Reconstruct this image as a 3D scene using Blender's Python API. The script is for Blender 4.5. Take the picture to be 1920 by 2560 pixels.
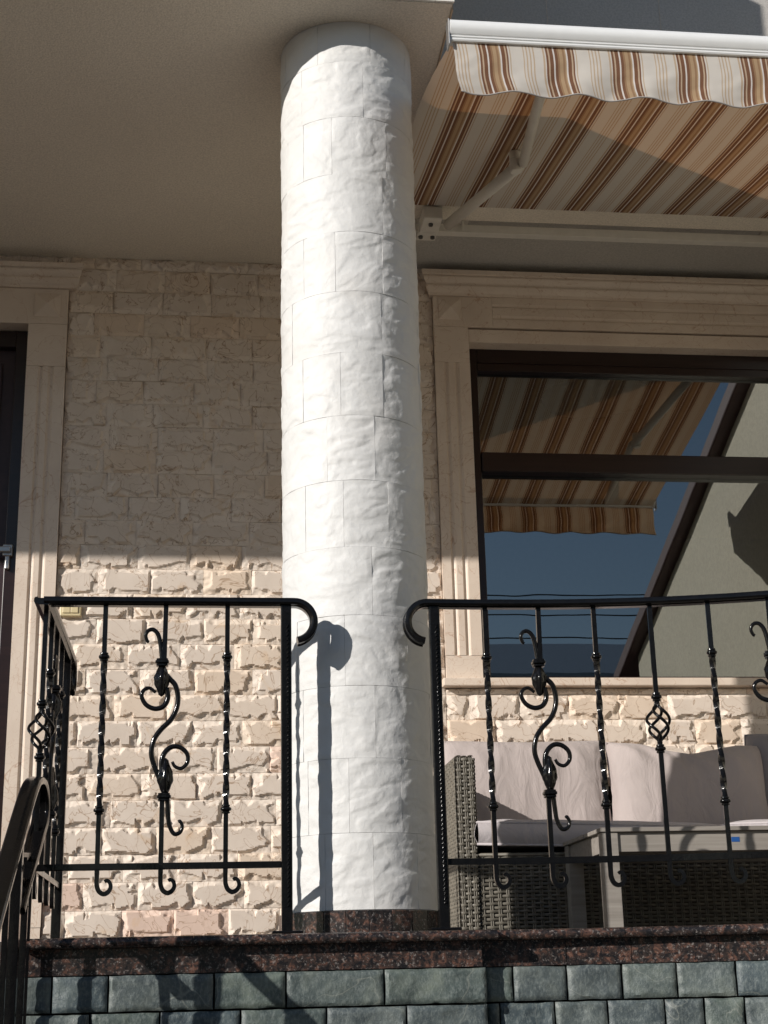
import bpy, math, random
import numpy as np
from mathutils import Vector, Matrix, noise

# ------------------------------------------------------------------ camera, sky, sun, exposure
scene = bpy.context.scene
for o in list(bpy.data.objects):
    bpy.data.objects.remove(o)
C = scene.collection

cam_d = bpy.data.cameras.new('camera')
cam_d.sensor_fit = 'HORIZONTAL'; cam_d.sensor_width = 36.0
cam_d.lens = 36.0 * 3726.9 / 1920.0
cam_d.clip_start = 0.05; cam_d.clip_end = 2000
cam = bpy.data.objects.new('camera', cam_d); C.objects.link(cam)
cF = Vector((0.11800558, 0.94620577, 0.30127949))
cR = Vector((0.99292641, -0.11643853, -0.02322112))
cU = Vector((-0.01310858, -0.30188859, 0.95325309))
cam.matrix_world = Matrix(((cR.x, cU.x, -cF.x, -0.4601), (cR.y, cU.y, -cF.y, -4.4681),
                           (cR.z, cU.z, -cF.z, -0.1325), (0, 0, 0, 1)))
scene.camera = cam

AZ, EL = math.radians(54.9), math.radians(22.7)      # sun stands to the left, behind the camera
to_sun = Vector((-math.sin(AZ) * math.cos(EL), -math.cos(AZ) * math.cos(EL), math.sin(EL)))
world = bpy.data.worlds.new('World'); scene.world = world; world.use_nodes = True
wn = world.node_tree.nodes; wl = world.node_tree.links
bg = wn['Background']; bg.inputs['Strength'].default_value = 0.085
sky = wn.new('ShaderNodeTexSky'); sky.sky_type = 'NISHITA'; sky.sun_disc = False
sky.sun_elevation = EL; sky.sun_rotation = math.radians(360) + math.atan2(to_sun.x, to_sun.y)
sky.air_density = 1.0; sky.dust_density = 0.25; sky.ozone_density = 1.0
wl.new(sky.outputs[0], bg.inputs[0])
sun_d = bpy.data.lights.new('sun', 'SUN'); sun_d.energy = 5.0; sun_d.angle = math.radians(0.53)
sun_d.color = (1.0, 0.95, 0.885)
sun = bpy.data.objects.new('sun', sun_d); C.objects.link(sun)
sun.rotation_euler = (-to_sun).to_track_quat('-Z', 'Y').to_euler()
sun.location = to_sun * 30

vs = scene.view_settings
vs.view_transform = 'Standard'; vs.look = 'None'; vs.gamma = 1.0; vs.exposure = -0.08
vs.use_curve_mapping = False

# ------------------------------------------------------------------ helpers
def tag(o, label=None, cat=None, group=None, kind=None):
    if label: o['label'] = label
    if cat: o['category'] = cat
    if group: o['group'] = group
    if kind: o['kind'] = kind
    return o

def empty(name, loc=(0, 0, 0), rz=0.0, parent=None):
    o = bpy.data.objects.new(name, None); C.objects.link(o)
    o.location = loc; o.rotation_euler = (0, 0, rz); o.empty_display_size = 0.1
    if parent: o.parent = parent
    return o

def link(name, me, mat=None, parent=None, loc=None, rz=None):
    o = bpy.data.objects.new(name, me); C.objects.link(o)
    if mat is not None and not me.materials: me.materials.append(mat)
    if parent: o.parent = parent
    if loc is not None: o.location = loc
    if rz is not None: o.rotation_euler = (0, 0, rz)
    return o

def copy_tree(o, parent=None):
    c = o.copy(); C.objects.link(c); c.parent = parent
    for ch in o.children: copy_tree(ch, c)
    return c

class MB:
    def __init__(s): s.v = []; s.f = []
    def add(s, vs_, fs_):
        n = len(s.v); s.v += [tuple(q) for q in vs_]; s.f += [tuple(i + n for i in f) for f in fs_]; return s
    def box(s, x0, x1, y0, y1, z0, z1):
        return s.add([(x0, y0, z0), (x1, y0, z0), (x1, y1, z0), (x0, y1, z0), (x0, y0, z1), (x1, y0, z1), (x1, y1, z1), (x0, y1, z1)],
                     [(0, 3, 2, 1), (4, 5, 6, 7), (0, 1, 5, 4), (1, 2, 6, 5), (2, 3, 7, 6), (3, 0, 4, 7)])
    def hexa(s, p):     # 4 bottom + 4 top corners
        return s.add(p, [(0, 3, 2, 1), (4, 5, 6, 7), (0, 1, 5, 4), (1, 2, 6, 5), (2, 3, 7, 6), (3, 0, 4, 7)])
    def sweep(s, path, prof, sides, twist=None, scale=None, cap=True):
        path = [Vector(q) for q in path]; n = len(path); m = len(prof); vs_ = []; fs_ = []
        for i, q in enumerate(path):
            t = (path[min(i + 1, n - 1)] - path[max(i - 1, 0)]).normalized()
            sd = Vector(sides[i] if isinstance(sides, list) else sides)
            sd = (sd - t * sd.dot(t)).normalized(); up = t.cross(sd)
            k = scale[i] if scale else 1.0; a = twist[i] if twist else 0.0
            ca, sa = math.cos(a), math.sin(a)
            for u, w in prof:
                uu, ww = (u * ca - w * sa) * k, (u * sa + w * ca) * k
                vs_.append(q + sd * uu + up * ww)
        for i in range(n - 1):
            for j in range(m):
                j2 = (j + 1) % m
                fs_.append((i * m + j, i * m + j2, (i + 1) * m + j2, (i + 1) * m + j))
        if cap:
            fs_.append(tuple(range(m - 1, -1, -1))); fs_.append(tuple((n - 1) * m + j for j in range(m)))
        return s.add(vs_, fs_)
    def tube(s, path, r, n=8, side=(0, 1, 0)):
        rr = r if isinstance(r, (list, tuple)) else [r] * len(path)
        prof = [(math.cos(2 * math.pi * k / n), math.sin(2 * math.pi * k / n)) for k in range(n)]
        return s.sweep(path, prof, side, scale=list(rr))
    def lathe(s, prof, c=(0, 0, 0), n=16, rad=None):
        vs_ = []; fs_ = []; m = len(prof)
        for i, (r, z) in enumerate(prof):
            for k in range(n):
                a = 2 * math.pi * k / n; q = r * (rad(a, i / (m - 1)) if rad else 1)
                vs_.append((c[0] + q * math.cos(a), c[1] + q * math.sin(a), c[2] + z))
        for i in range(m - 1):
            for k in range(n):
                k2 = (k + 1) % n
                fs_.append((i * n + k, i * n + k2, (i + 1) * n + k2, (i + 1) * n + k))
        fs_.append(tuple(range(n - 1, -1, -1))); fs_.append(tuple((m - 1) * n + k for k in range(n)))
        return s.add(vs_, fs_)
    def grid(s, fn, nu, nv):
        vs_ = [fn(i / nu, j / nv) for j in range(nv + 1) for i in range(nu + 1)]; w = nu + 1
        fs_ = [(j * w + i, j * w + i + 1, (j + 1) * w + i + 1, (j + 1) * w + i) for j in range(nv) for i in range(nu)]
        return s.add(vs_, fs_)
    def mesh(s, name, smooth=False):
        me = bpy.data.meshes.new(name); me.from_pydata(s.v, [], s.f); me.validate()
        if smooth: me.polygons.foreach_set('use_smooth', [True] * len(me.polygons))
        me.update(); return me
    def obj(s, name, mat, parent=None, smooth=False, bevel=0.0, loc=None, rz=None, angle=None):
        o = link(name, s.mesh(name, smooth), mat, parent, loc, rz)
        if bevel:
            b = o.modifiers.new('bevel', 'BEVEL'); b.width = bevel; b.segments = 2; b.limit_method = 'ANGLE'
            b.angle_limit = math.radians(40)
        return o

def auto_smooth(me, ang=35):
    me.polygons.foreach_set('use_smooth', [True] * len(me.polygons))
    me.set_sharp_from_angle(angle=math.radians(ang))

def fbm(p, o=4, h=1.0, l=2.0): return noise.fractal(Vector(p), h, l, o)

def catmull(pts, n=6):
    P = [Vector(q) for q in pts]; P = [P[0] * 2 - P[1]] + P + [P[-1] * 2 - P[-2]]; out = []
    for i in range(1, len(P) - 2):
        for k in range(n):
            t = k / n
            a, b, c, d = P[i - 1], P[i], P[i + 1], P[i + 2]
            out.append(0.5 * ((2 * b) + (c - a) * t + (2 * a - 5 * b + 4 * c - d) * t * t + (3 * b - a - 3 * c + d) * t ** 3))
    out.append(P[-2]); return out

# ------------------------------------------------------------------ materials
class NT:
    def __init__(s, name):
        s.m = bpy.data.materials.new(name); s.m.use_nodes = True
        s.n = s.m.node_tree.nodes; s.l = s.m.node_tree.links; s.b = s.n['Principled BSDF']; s.out = s.n['Material Output']
        s.tc = s.n.new('ShaderNodeTexCoord')
    def node(s, t, **kw):
        q = s.n.new(t)
        for k, v in kw.items(): setattr(q, k, v)
        return q
    def set(s, **kw):
        for k, v in kw.items(): s.b.inputs[k.replace('_', ' ')].default_value = v
    def noise(s, vec, scale, detail=4, rough=0.55, dist=0.0):
        q = s.node('ShaderNodeTexNoise'); q.inputs['Scale'].default_value = scale; q.inputs['Detail'].default_value = detail
        q.inputs['Roughness'].default_value = rough; q.inputs['Distortion'].default_value = dist
        s.l.new(vec, q.inputs['Vector']); return q.outputs['Fac']
    def ramp(s, fac, stops, mode='LINEAR'):
        q = s.node('ShaderNodeValToRGB'); q.color_ramp.interpolation = mode; e = q.color_ramp.elements
        while len(e) < len(stops): e.new(0.5)
        for k, (p, c) in enumerate(stops):
            e[k].position = p; e[k].color = (c[0], c[1], c[2], 1) if not isinstance(c, (int, float)) else (c, c, c, 1)
        s.l.new(fac, q.inputs['Fac']); return q.outputs['Color']
    def mix(s, fac, a, b, mode='MIX'):
        q = s.node('ShaderNodeMix', data_type='RGBA', blend_type=mode)
        for val, i in ((fac, 0), (a, 6), (b, 7)):
            if isinstance(val, (int, float)): q.inputs[i].default_value = val if i == 0 else (val, val, val, 1)
            elif isinstance(val, (tuple, list)): q.inputs[i].default_value = (*val[:3], 1)
            else: s.l.new(val, q.inputs[i])
        return q.outputs[2]
    def math(s, op, a, b=0.0):
        q = s.node('ShaderNodeMath', operation=op)
        for val, i in ((a, 0), (b, 1)):
            if isinstance(val, (int, float)): q.inputs[i].default_value = val
            else: s.l.new(val, q.inputs[i])
        return q.outputs[0]
    def bump(s, h, strength=0.3, dist=0.002):
        q = s.node('ShaderNodeBump'); q.inputs['Strength'].default_value = strength; q.inputs['Distance'].default_value = dist
        s.l.new(h, q.inputs['Height']); s.l.new(q.outputs[0], s.b.inputs['Normal'])
    def vadd(s, a, b):
        q = s.node('ShaderNodeVectorMath', operation='ADD'); s.l.new(a, q.inputs[0]); s.l.new(b, q.inputs[1]); return q.outputs[0]
    def scalevec(s, a, v):
        q = s.node('ShaderNodeVectorMath', operation='MULTIPLY'); s.l.new(a, q.inputs[0]); q.inputs[1].default_value = v; return q.outputs[0]
    def rndvec(s, k=37.0):
        oi = s.node('ShaderNodeObjectInfo'); q = s.node('ShaderNodeCombineXYZ')
        a = s.math('MULTIPLY', oi.outputs['Random'], k); b = s.math('MULTIPLY', oi.outputs['Random'], k * 3.1)
        s.l.new(a, q.inputs[0]); s.l.new(b, q.inputs[1]); s.l.new(a, q.inputs[2])
        return q.outputs[0], oi.outputs['Random']
    def color(s, c): s.l.new(c, s.b.inputs['Base Color'])

def vein(t, vec, scale, width, dist=1.5, detail=3):
    n = t.noise(vec, scale, detail, 0.5, dist)
    a = t.math('ABSOLUTE', t.math('SUBTRACT', n, 0.5))
    return t.ramp(a, [(0.0, 1.0), (width, 0.0)])

def mat_marble_brick():
    t = NT('rock_faced_marble'); rv, r = t.rndvec(); v = t.vadd(t.tc.outputs['Object'], rv)
    base = t.ramp(t.noise(v, 9, 4), [(0.3, (0.63, 0.545, 0.47)), (0.7, (0.70, 0.615, 0.54))])
    at = t.node('ShaderNodeAttribute'); at.attribute_name = 'chip'
    base = t.mix(at.outputs['Fac'], base, (0.745, 0.66, 0.58))
    tint = t.ramp(r, [(0.0, (0.97, 0.955, 0.94)), (0.5, (1, 0.985, 0.97)), (0.85, (1.0, 0.96, 0.91)), (0.972, (1.0, 0.93, 0.85)), (0.978, (0.98, 0.86, 0.82)), (1.0, (1.0, 0.87, 0.83))])
    c = t.mix(1.0, base, tint, 'MULTIPLY')
    ochre = t.ramp(t.noise(v, 5.5, 5, 0.6, 1.2), [(0.62, 0.0), (0.74, 0.6)])
    c = t.mix(ochre, c, (0.60, 0.41, 0.24))
    c = t.mix(t.math('MULTIPLY', vein(t, v, 6, 0.011, 2.0), 0.8), c, (0.30, 0.18, 0.10))
    c = t.mix(t.math('MULTIPLY', vein(t, v, 14, 0.009, 0.8), 0.3), c, (0.40, 0.27, 0.18))
    t.color(c); t.set(Roughness=0.62)
    t.b.inputs['Specular IOR Level'].default_value = 0.3
    t.bump(t.noise(v, 190, 3), 0.35, 0.0012); return t.m

def mat_marble_trim():
    t = NT('honed_marble'); v = t.tc.outputs['Object']
    c = t.ramp(t.noise(v, 4, 4), [(0.3, (0.62, 0.51, 0.42)), (0.7, (0.73, 0.62, 0.52))])
    c = t.mix(t.math('MULTIPLY', vein(t, v, 4, 0.006, 2.5), 0.7), c, (0.42, 0.24, 0.14))
    c = t.mix(t.math('MULTIPLY', vein(t, v, 10, 0.008, 1.4), 0.4), c, (0.45, 0.28, 0.18))
    c = t.mix(t.ramp(t.noise(v, 6, 5, 0.6, 1.0), [(0.66, 0.0), (0.74, 0.5)]), c, (0.58, 0.36, 0.2))
    t.color(c); t.set(Roughness=0.42); t.bump(t.noise(v, 120, 3), 0.08, 0.001); return t.m

def mat_column():
    t = NT('white_painted_stone'); v = t.tc.outputs['Object']
    c = t.ramp(t.noise(v, 7, 5), [(0.3, (0.64, 0.633, 0.617)), (0.65, (0.70, 0.693, 0.678))])
    c = t.mix(t.ramp(t.noise(v, 3.3, 4), [(0.56, 0.0), (0.75, 0.35)]), c, (0.68, 0.638, 0.59))
    t.color(c); t.set(Roughness=0.55); t.b.inputs['Specular IOR Level'].default_value = 0.35
    h = t.math('ADD', t.noise(v, 42, 5, 0.6, 0.6), t.math('MULTIPLY', t.noise(v, 170, 3), 0.35))
    t.bump(h, 0.38, 0.004); return t.m

def mat_stucco(name, c1, c2, scale=150, s=0.9):
    t = NT(name); v = t.tc.outputs['Object']
    c = t.ramp(t.noise(v, 1.7, 5), [(0.3, c1), (0.7, c2)])
    c = t.mix(t.ramp(t.noise(v, scale * 0.9, 3, 0.8), [(0.42, 0.0), (0.60, 0.55)]), c, tuple(q * 0.7 for q in c1))
    t.color(c); t.set(Roughness=0.9); t.bump(t.noise(v, scale, 3, 0.7), s, 0.004); return t.m

def mat_granite():
    t = NT('brown_granite'); v = t.tc.outputs['Object']
    n1 = t.noise(v, 44, 6, 0.7, 0.8); n2 = t.noise(v, 115, 4, 0.75)
    c = t.ramp(n1, [(0.40, (0.014, 0.013, 0.014)), (0.52, (0.040, 0.029, 0.026)), (0.60, (0.105, 0.054, 0.040)), (0.72, (0.18, 0.105, 0.08))])
    c = t.mix(t.ramp(n2, [(0.56, 0.0), (0.64, 0.7)]), c, (0.26, 0.235, 0.22))
    c = t.mix(t.ramp(t.noise(v, 70, 3), [(0.36, 0.9), (0.44, 0.0)]), c, (0.012, 0.012, 0.014))
    t.color(c); t.set(Roughness=0.24); t.b.inputs['Specular IOR Level'].default_value = 0.35
    t.bump(n2, 0.04, 0.001); return t.m

def mat_slate():
    t = NT('green_grey_stone'); rv, r = t.rndvec(); v = t.vadd(t.tc.outputs['Object'], rv)
    c = t.ramp(t.noise(v, 11, 5, 0.6, 0.5), [(0.28, (0.034, 0.046, 0.053)), (0.5, (0.075, 0.092, 0.095)), (0.74, (0.15, 0.168, 0.155))])
    tint = t.ramp(r, [(0.0, (0.85, 0.95, 1.02)), (0.5, (1, 1, 1)), (1.0, (1.1, 1.16, 1.02))])
    c = t.mix(1.0, c, tint, 'MULTIPLY')
    st = t.scalevec(v, (1.0, 1.0, 0.55))
    c = t.mix(t.ramp(t.noise(st, 130, 4, 0.7), [(0.46, 0.0), (0.68, 0.45)]), c, (0.25, 0.28, 0.265))
    c = t.mix(t.math('MULTIPLY', vein(t, v, 2.5, 0.004, 0.8), 0.4), c, (0.30, 0.31, 0.27))
    t.color(c); t.set(Roughness=0.5)
    t.bump(t.math('ADD', t.noise(v, 60, 5, 0.65), t.math('MULTIPLY', t.noise(v, 240, 2), 0.4)), 0.5, 0.003); return t.m

def mat_iron():
    t = NT('black_enamelled_iron'); v = t.tc.outputs['Object']
    t.color(t.ramp(t.noise(v, 60, 3), [(0.3, (0.004, 0.004, 0.0045)), (0.8, (0.008, 0.0075, 0.0075))]))
    t.set(Roughness=0.2); t.b.inputs['Specular IOR Level'].default_value = 0.32
    t.l.new(t.ramp(t.noise(v, 35, 4), [(0.35, 0.09), (0.75, 0.20)]), t.b.inputs['Roughness'])
    t.bump(t.noise(v, 150, 3), 0.16, 0.002); return t.m

def mat_plain(name, col, rough=0.5, var=0.12, bump=0.0, scale=30, spec=0.4, metal=0.0):
    t = NT(name); v = t.tc.outputs['Object']
    t.color(t.ramp(t.noise(v, scale, 4), [(0.3, tuple(q * (1 - var) for q in col)), (0.7, tuple(min(1, q * (1 + var)) for q in col))]))
    t.set(Roughness=rough, Metallic=metal); t.b.inputs['Specular IOR Level'].default_value = spec
    if bump: t.bump(t.noise(v, scale * 8, 3), bump, 0.001)
    return t.m

def mat_wood(name, c1, c2, rough=0.45, axis=0):
    t = NT(name); sc = [60, 60, 60]; sc[axis] = 3
    v = t.scalevec(t.tc.outputs['Object'], tuple(sc))
    t.color(t.ramp(t.noise(v, 1.0, 5, 0.6, 0.3), [(0.3, c1), (0.7, c2)])); t.set(Roughness=rough)
    t.bump(t.noise(v, 1.6, 4), 0.12, 0.001); return t.m

def mat_cloth(name, c):
    t = NT(name); v = t.tc.outputs['Object']
    t.color(t.ramp(t.noise(v, 5, 5), [(0.3, tuple(q * 0.93 for q in c)), (0.7, tuple(q * 1.05 for q in c))]))
    t.set(Roughness=0.85); t.b.inputs['Sheen Weight'].default_value = 0.15
    t.b.inputs['Specular IOR Level'].default_value = 0.2
    wr = t.noise(t.scalevec(v, (1.0, 1.0, 0.45)), 14, 3, 0.5, 1.6)
    t.bump(t.math('ADD', t.math('MULTIPLY', wr, 1.0), t.math('MULTIPLY', t.noise(v, 500, 2), 0.03)), 0.38, 0.02); return t.m

def mat_awning():
    t = NT('striped_awning_cloth'); sx = t.node('ShaderNodeSeparateXYZ')
    uv = t.node('ShaderNodeUVMap'); uv.uv_map = 'stripe'
    t.l.new(uv.outputs[0], sx.inputs[0])
    x = t.math('FRACT', t.math('DIVIDE', t.math('SUBTRACT', sx.outputs[0], 0.343 - 2.115), 0.2115))
    W_ = (0.70, 0.668, 0.615); T = (0.47, 0.33, 0.20); B = (0.20, 0.095, 0.055); M = (0.34, 0.21, 0.12); L = (0.56, 0.43, 0.31); H = (0.78, 0.74, 0.70)
    px = [(0, L), (7, W_), (13, B), (21, L), (28, B), (43, H), (50, B), (62, M), (70, T), (84, M), (92, T), (98, H), (105, B), (120, L), (126, B), (133, W_), (139, L), (144, W_),
          (196, L), (201, W_), (210, L), (215, W_), (224, L), (229, W_), (238, L), (243, W_)]
    def ramp_const(lst):
        return t.ramp(x, [(p / 280.0, c) for p, c in lst], 'CONSTANT')
    a = ramp_const(px[:18]); b = ramp_const([(0, W_)] + px[18:])
    sel = t.math('GREATER_THAN', x, 150 / 280.0)
    c = t.mix(sel, a, b)
    v = t.tc.outputs['Object']
    c = t.mix(t.math('MULTIPLY', t.noise(v, 9, 5), 0.10), c, (0.45, 0.36, 0.26))
    t.color(c); t.set(Roughness=0.8); t.b.inputs['Specular IOR Level'].default_value = 0.15
    t.bump(t.noise(t.scalevec(v, (30, 200, 200)), 3, 3), 0.2, 0.001)
    tr = t.node('ShaderNodeBsdfTranslucent')
    t.l.new(t.mix(1.0, c, (0.80, 0.46, 0.24), 'MULTIPLY'), tr.inputs['Color'])
    mx = t.node('ShaderNodeMixShader'); mx.inputs[0].default_value = 0.24
    t.l.new(t.b.outputs[0], mx.inputs[1]); t.l.new(tr.outputs[0], mx.inputs[2]); t.l.new(mx.outputs[0], t.out.inputs['Surface'])
    return t.m

def mat_glass():
    t = NT('tinted_window_glass')
    gl = t.node('ShaderNodeBsdfGlossy'); gl.inputs['Roughness'].default_value = 0.0; gl.inputs['Color'].default_value = (0.90, 0.93, 0.92, 1)
    tr = t.node('ShaderNodeBsdfTransparent'); tr.inputs['Color'].default_value = (0.55, 0.60, 0.56, 1)
    lw = t.node('ShaderNodeFresnel'); lw.inputs['IOR'].default_value = 1.5
    f = t.math('ADD', t.math('MULTIPLY', lw.outputs[0], 1.1), 0.27)
    nz = t.node('ShaderNodeBump'); nz.inputs['Strength'].default_value = 0.012; nz.inputs['Distance'].default_value = 0.02
    t.l.new(t.noise(t.tc.outputs['Object'], 2.5, 2), nz.inputs['Height']); t.l.new(nz.outputs[0], gl.inputs['Normal'])
    mx = t.node('ShaderNodeMixShader'); t.l.new(f, mx.inputs[0]); t.l.new(tr.outputs[0], mx.inputs[1]); t.l.new(gl.outputs[0], mx.inputs[2])
    t.l.new(mx.outputs[0], t.out.inputs['Surface']); return t.m

M = dict(
    brick=mat_marble_brick(), trim=mat_marble_trim(), column=mat_column(),
    soffit=mat_stucco('beige_soffit_stucco', (0.80, 0.72, 0.61), (0.86, 0.78, 0.665)),
    upper=mat_stucco('grey_beige_plaster', (0.46, 0.44, 0.41), (0.52, 0.495, 0.46), 120, 0.5),
    wing=mat_stucco('cream_render', (0.52, 0.49, 0.40), (0.57, 0.535, 0.44), 60, 0.5),
    mortar=mat_plain('mortar', (0.52, 0.46, 0.39), 0.95, 0.15, 0.4),
    grout=mat_plain('dark_grout', (0.03, 0.03, 0.03), 0.95, 0.2),
    granite=mat_granite(), slate=mat_slate(), iron=mat_iron(),
    tile=mat_plain('white_edge_tile', (0.75, 0.73, 0.68), 0.35, 0.03),
    floor=mat_plain('dark_granite_floor', (0.060, 0.048, 0.040), 0.4, 0.1, 0.1, 8),
    frame=mat_wood('dark_brown_window_frame', (0.013, 0.0055, 0.0045), (0.021, 0.009, 0.0075), 0.3),
    door=mat_plain('dark_brown_door', (0.045, 0.026, 0.028), 0.4, 0.15, 0.1),
    steel=mat_plain('satin_metal', (0.42, 0.41, 0.40), 0.35, 0.05, metal=0.8),
    alu=mat_plain('white_powder_coat', (0.82, 0.82, 0.81), 0.35, 0.02),
    arm=mat_plain('cream_powder_coat', (0.66, 0.63, 0.57), 0.38, 0.04),
    bolt=mat_plain('zinc_bolt', (0.10, 0.10, 0.10), 0.4, 0.2, metal=0.7),
    awning=mat_awning(), glass=mat_glass(),
    hem=mat_plain('grey_hem_tape', (0.36, 0.33, 0.31), 0.8, 0.1),
    wicker=mat_plain('grey_brown_rattan', (0.145, 0.132, 0.108), 0.38, 0.3, 0.2, 40),
    wicker_in=mat_plain('rattan_core', (0.05, 0.043, 0.034), 0.8, 0.1),
    cushion=mat_cloth('mauve_grey_cloth', (0.43, 0.372, 0.355)),
    cushion_l=mat_cloth('pale_lilac_grey_cloth', (0.50, 0.46, 0.47)),
    cushion_g=mat_cloth('cool_grey_cloth', (0.27, 0.25, 0.255)),
    table=mat_wood('weathered_grey_wood', (0.23, 0.205, 0.18), (0.34, 0.31, 0.275), 0.6),
    sticker=mat_plain('blue_sticker', (0.02, 0.09, 0.30), 0.4, 0.05),
    switch=mat_plain('cream_plastic', (0.66, 0.55, 0.33), 0.35, 0.02),
    paving=mat_plain('pale_paving', (0.075, 0.065, 0.056), 0.9, 0.15, 0.2, 3),
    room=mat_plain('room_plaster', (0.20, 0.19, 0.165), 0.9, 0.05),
    roof=mat_plain('dark_brown_roof_metal', (0.06, 0.03, 0.03), 0.5, 0.1),
    house2=mat_stucco('pale_grey_render', (0.60, 0.63, 0.66), (0.66, 0.69, 0.72), 40, 0.3),
    slateroof=mat_plain('blue_grey_roof', (0.22, 0.27, 0.33), 0.5, 0.1),
    cable=mat_plain('black_cable', (0.02, 0.02, 0.02), 0.6, 0.1),
    lamp=mat_plain('opal_glass', (0.7, 0.68, 0.62), 0.3, 0.02),
    edging=mat_plain('edge_trim', (0.50, 0.38, 0.27), 0.6, 0.05),
)

W = 1.56           # brick face plane
CEIL = 2.942
FRONT = -0.345     # front edge of the upper storey overhang
SLX = 0.323        # its right-hand edge
rnd = random.Random(7)

# ------------------------------------------------------------------ ground
g = MB(); g.box(-400, 400, -400, 400, -2.3, -1.75)
tag(g.obj('ground', M['paving']), kind='structure')
t_ = MB(); t_.box(-2.6, 2.6, -0.255, 1.62, -0.03, -0.004)
tag(t_.obj('terrace_floor', M['floor']), kind='structure')

# ------------------------------------------------------------------ house
house = empty('house', (0, W, 0))
tag(house, 'cream stone house with terrace door, large window and overhanging upper storey', 'house')
def hp(o):          # parent to the house, keeping world coordinates
    o.parent = house; o.matrix_parent_inverse = Matrix.Translation((0, -W, 0)); return o

# --- brick wall: backing slab + each rock-faced brick
wall = MB(); wall.box(-1.09, 0.55, W + 0.012, W + 0.30, -0.1, CEIL); wall.box(0.55, 2.6, W + 0.012, W + 0.30, -0.1, 1.03)
wall.box(0.55, 2.6, W + 0.012, W + 0.30, 2.6, CEIL); wall.box(-2.6, -1.09, W + 0.012, W + 0.30, 2.62, CEIL)
wall.box(-2.6, -2.25, W + 0.012, W + 0.30, -0.1, 2.62); wall.box(2.35, 2.6, W + 0.012, W + 0.30, 1.03, 2.6)
wall_o = hp(wall.obj('wall', M['mortar']))

def brick_mesh(L, H, seed):
    rs = np.random.RandomState(seed)
    nx = max(5, int(round(L / 0.0048))); ny = max(4, int(round(H / 0.0048)))
    x = np.linspace(0, L, nx + 1); z = np.linspace(0, H, ny + 1)
    X, Z = np.meshgrid(x, z)
    h0 = rs.uniform(0.012, 0.020)
    def chips(u, length, w, hard):
        # irregular chipped border: break line distance from the edge as angular pieces
        k = max(2, int(length / 0.022)); ks = np.sort(rs.uniform(0, length, k)); kv = rs.uniform(0.25, 1.35, k) ** 1.5 * w
        b = np.interp(u, ks, kv) + rs.uniform(-0.05, 0.05) * w
        lo = np.interp(u, np.sort(rs.uniform(0, length, k + 2)), rs.uniform(0.0, 0.55, k + 2))
        return np.maximum(b, 0.002), lo
    h = np.full_like(X, h0)
    for D, U, ln, w, hard in ((Z, X, L, 0.023, 0.80), (H - Z, X, L, 0.021, 0.42), (X, Z, H, 0.027, 0.42), (L - X, Z, H, 0.027, 0.75)):
        b, lo = chips(U, ln, w, hard)
        fr = np.clip(D / b, 0, 1)
        lo2 = lo * 0.6
        prof = h0 * (lo2 * 0.5 + (1 - hard * 0.75 - lo2 * 0.2) * fr ** 1.1)
        e_ = np.clip((fr - 0.80) / 0.20, 0, 1); prof = np.clip(prof, 0.0, h0); prof = prof + (h0 - prof) * e_ ** 2
        h = np.minimum(h, prof)
    sx, sz = rs.uniform(0, 100, 2)
    vs_ = []; ch = []
    for j in range(ny + 1):
        for i in range(nx + 1):
            q = (x[i] * 1 + sx, z[j] + sz, 0)
            flat = h[j, i] > h0 * 0.985
            n1 = noise.noise(Vector((q[0] * 55, q[1] * 70, 1.3))); n2 = noise.noise(Vector((q[0] * 150, q[1] * 150, 4)))
            hh = h[j, i] + (0.0003 * n2 if flat else 0.0030 * n1 + 0.0013 * n2)
            if i in (0, nx) or j in (0, ny): hh = min(hh, 0.006)
            hh = min(max(hh, 0.0), h0 + 0.0006)
            vs_.append((x[i] - L / 2, -hh, z[j] - H / 2)); ch.append(0.0 if flat else 1.0)
    m = MB(); w_ = nx + 1
    fs_ = [(j * w_ + i, j * w_ + i + 1, (j + 1) * w_ + i + 1, (j + 1) * w_ + i) for j in range(ny) for i in range(nx)]
    n0 = len(vs_)
    ring = [i for i in range(nx + 1)] + [j * w_ + nx for j in range(1, ny + 1)] + [ny * w_ + i for i in range(nx - 1, -1, -1)] + [j * w_ for j in range(ny - 1, 0, -1)]
    bk = [(vs_[k][0], 0.014, vs_[k][2]) for k in ring]
    vs_ += bk; R_ = len(ring)
    fs_ += [(ring[k], n0 + k, n0 + (k + 1) % R_, ring[(k + 1) % R_]) for k in range(R_)]
    m.add(vs_, fs_); me = m.mesh('brick', True); me.set_sharp_from_angle(angle=math.radians(28)); at = me.attributes.new('chip', 'FLOAT', 'POINT')
    ch += [1.0] * (len(me.vertices) - len(ch)); at.data.foreach_set('value', ch)
    return me

bseed = [100]
def brick_rows(x0, x1, z0, z1):
    k = 0
    for k in range(0, 29):
        top = 2.888 + 0.105 - 0.105 * k; bot = top - 0.105
        a, b = max(bot, z0), min(top, z1)
        if b - a < 0.012: continue
        r2 = random.Random(k * 31 + int(x0 * 7)); x = x0 - r2.choice((0.02, 0.07, 0.105, 0.14)) - (0.105 if k % 2 else 0)
        while x < x1 - 0.004:
            L = r2.choice((0.20, 0.21, 0.215, 0.22, 0.235)); p, q = max(x, x0), min(x + L, x1)
            if q - p > 0.012:
                if x1 - q < 0.03: q = x1
                bseed[0] += 1
                o = link('brick', brick_mesh(q - p - 0.0009, b - a - 0.0009, bseed[0]), M['brick'], wall_o)
                o.location = ((p + q) / 2, W + r2.uniform(-0.002, 0.0015) - 0.0, (a + b) / 2)
            x += L
            if q == x1: break
brick_rows(-1.067, 0.530, 0.0, CEIL)
brick_rows(0.531, 2.35, 0.0, 1.023)
brick_rows(0.531, 2.35, 2.886, CEIL)
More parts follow.
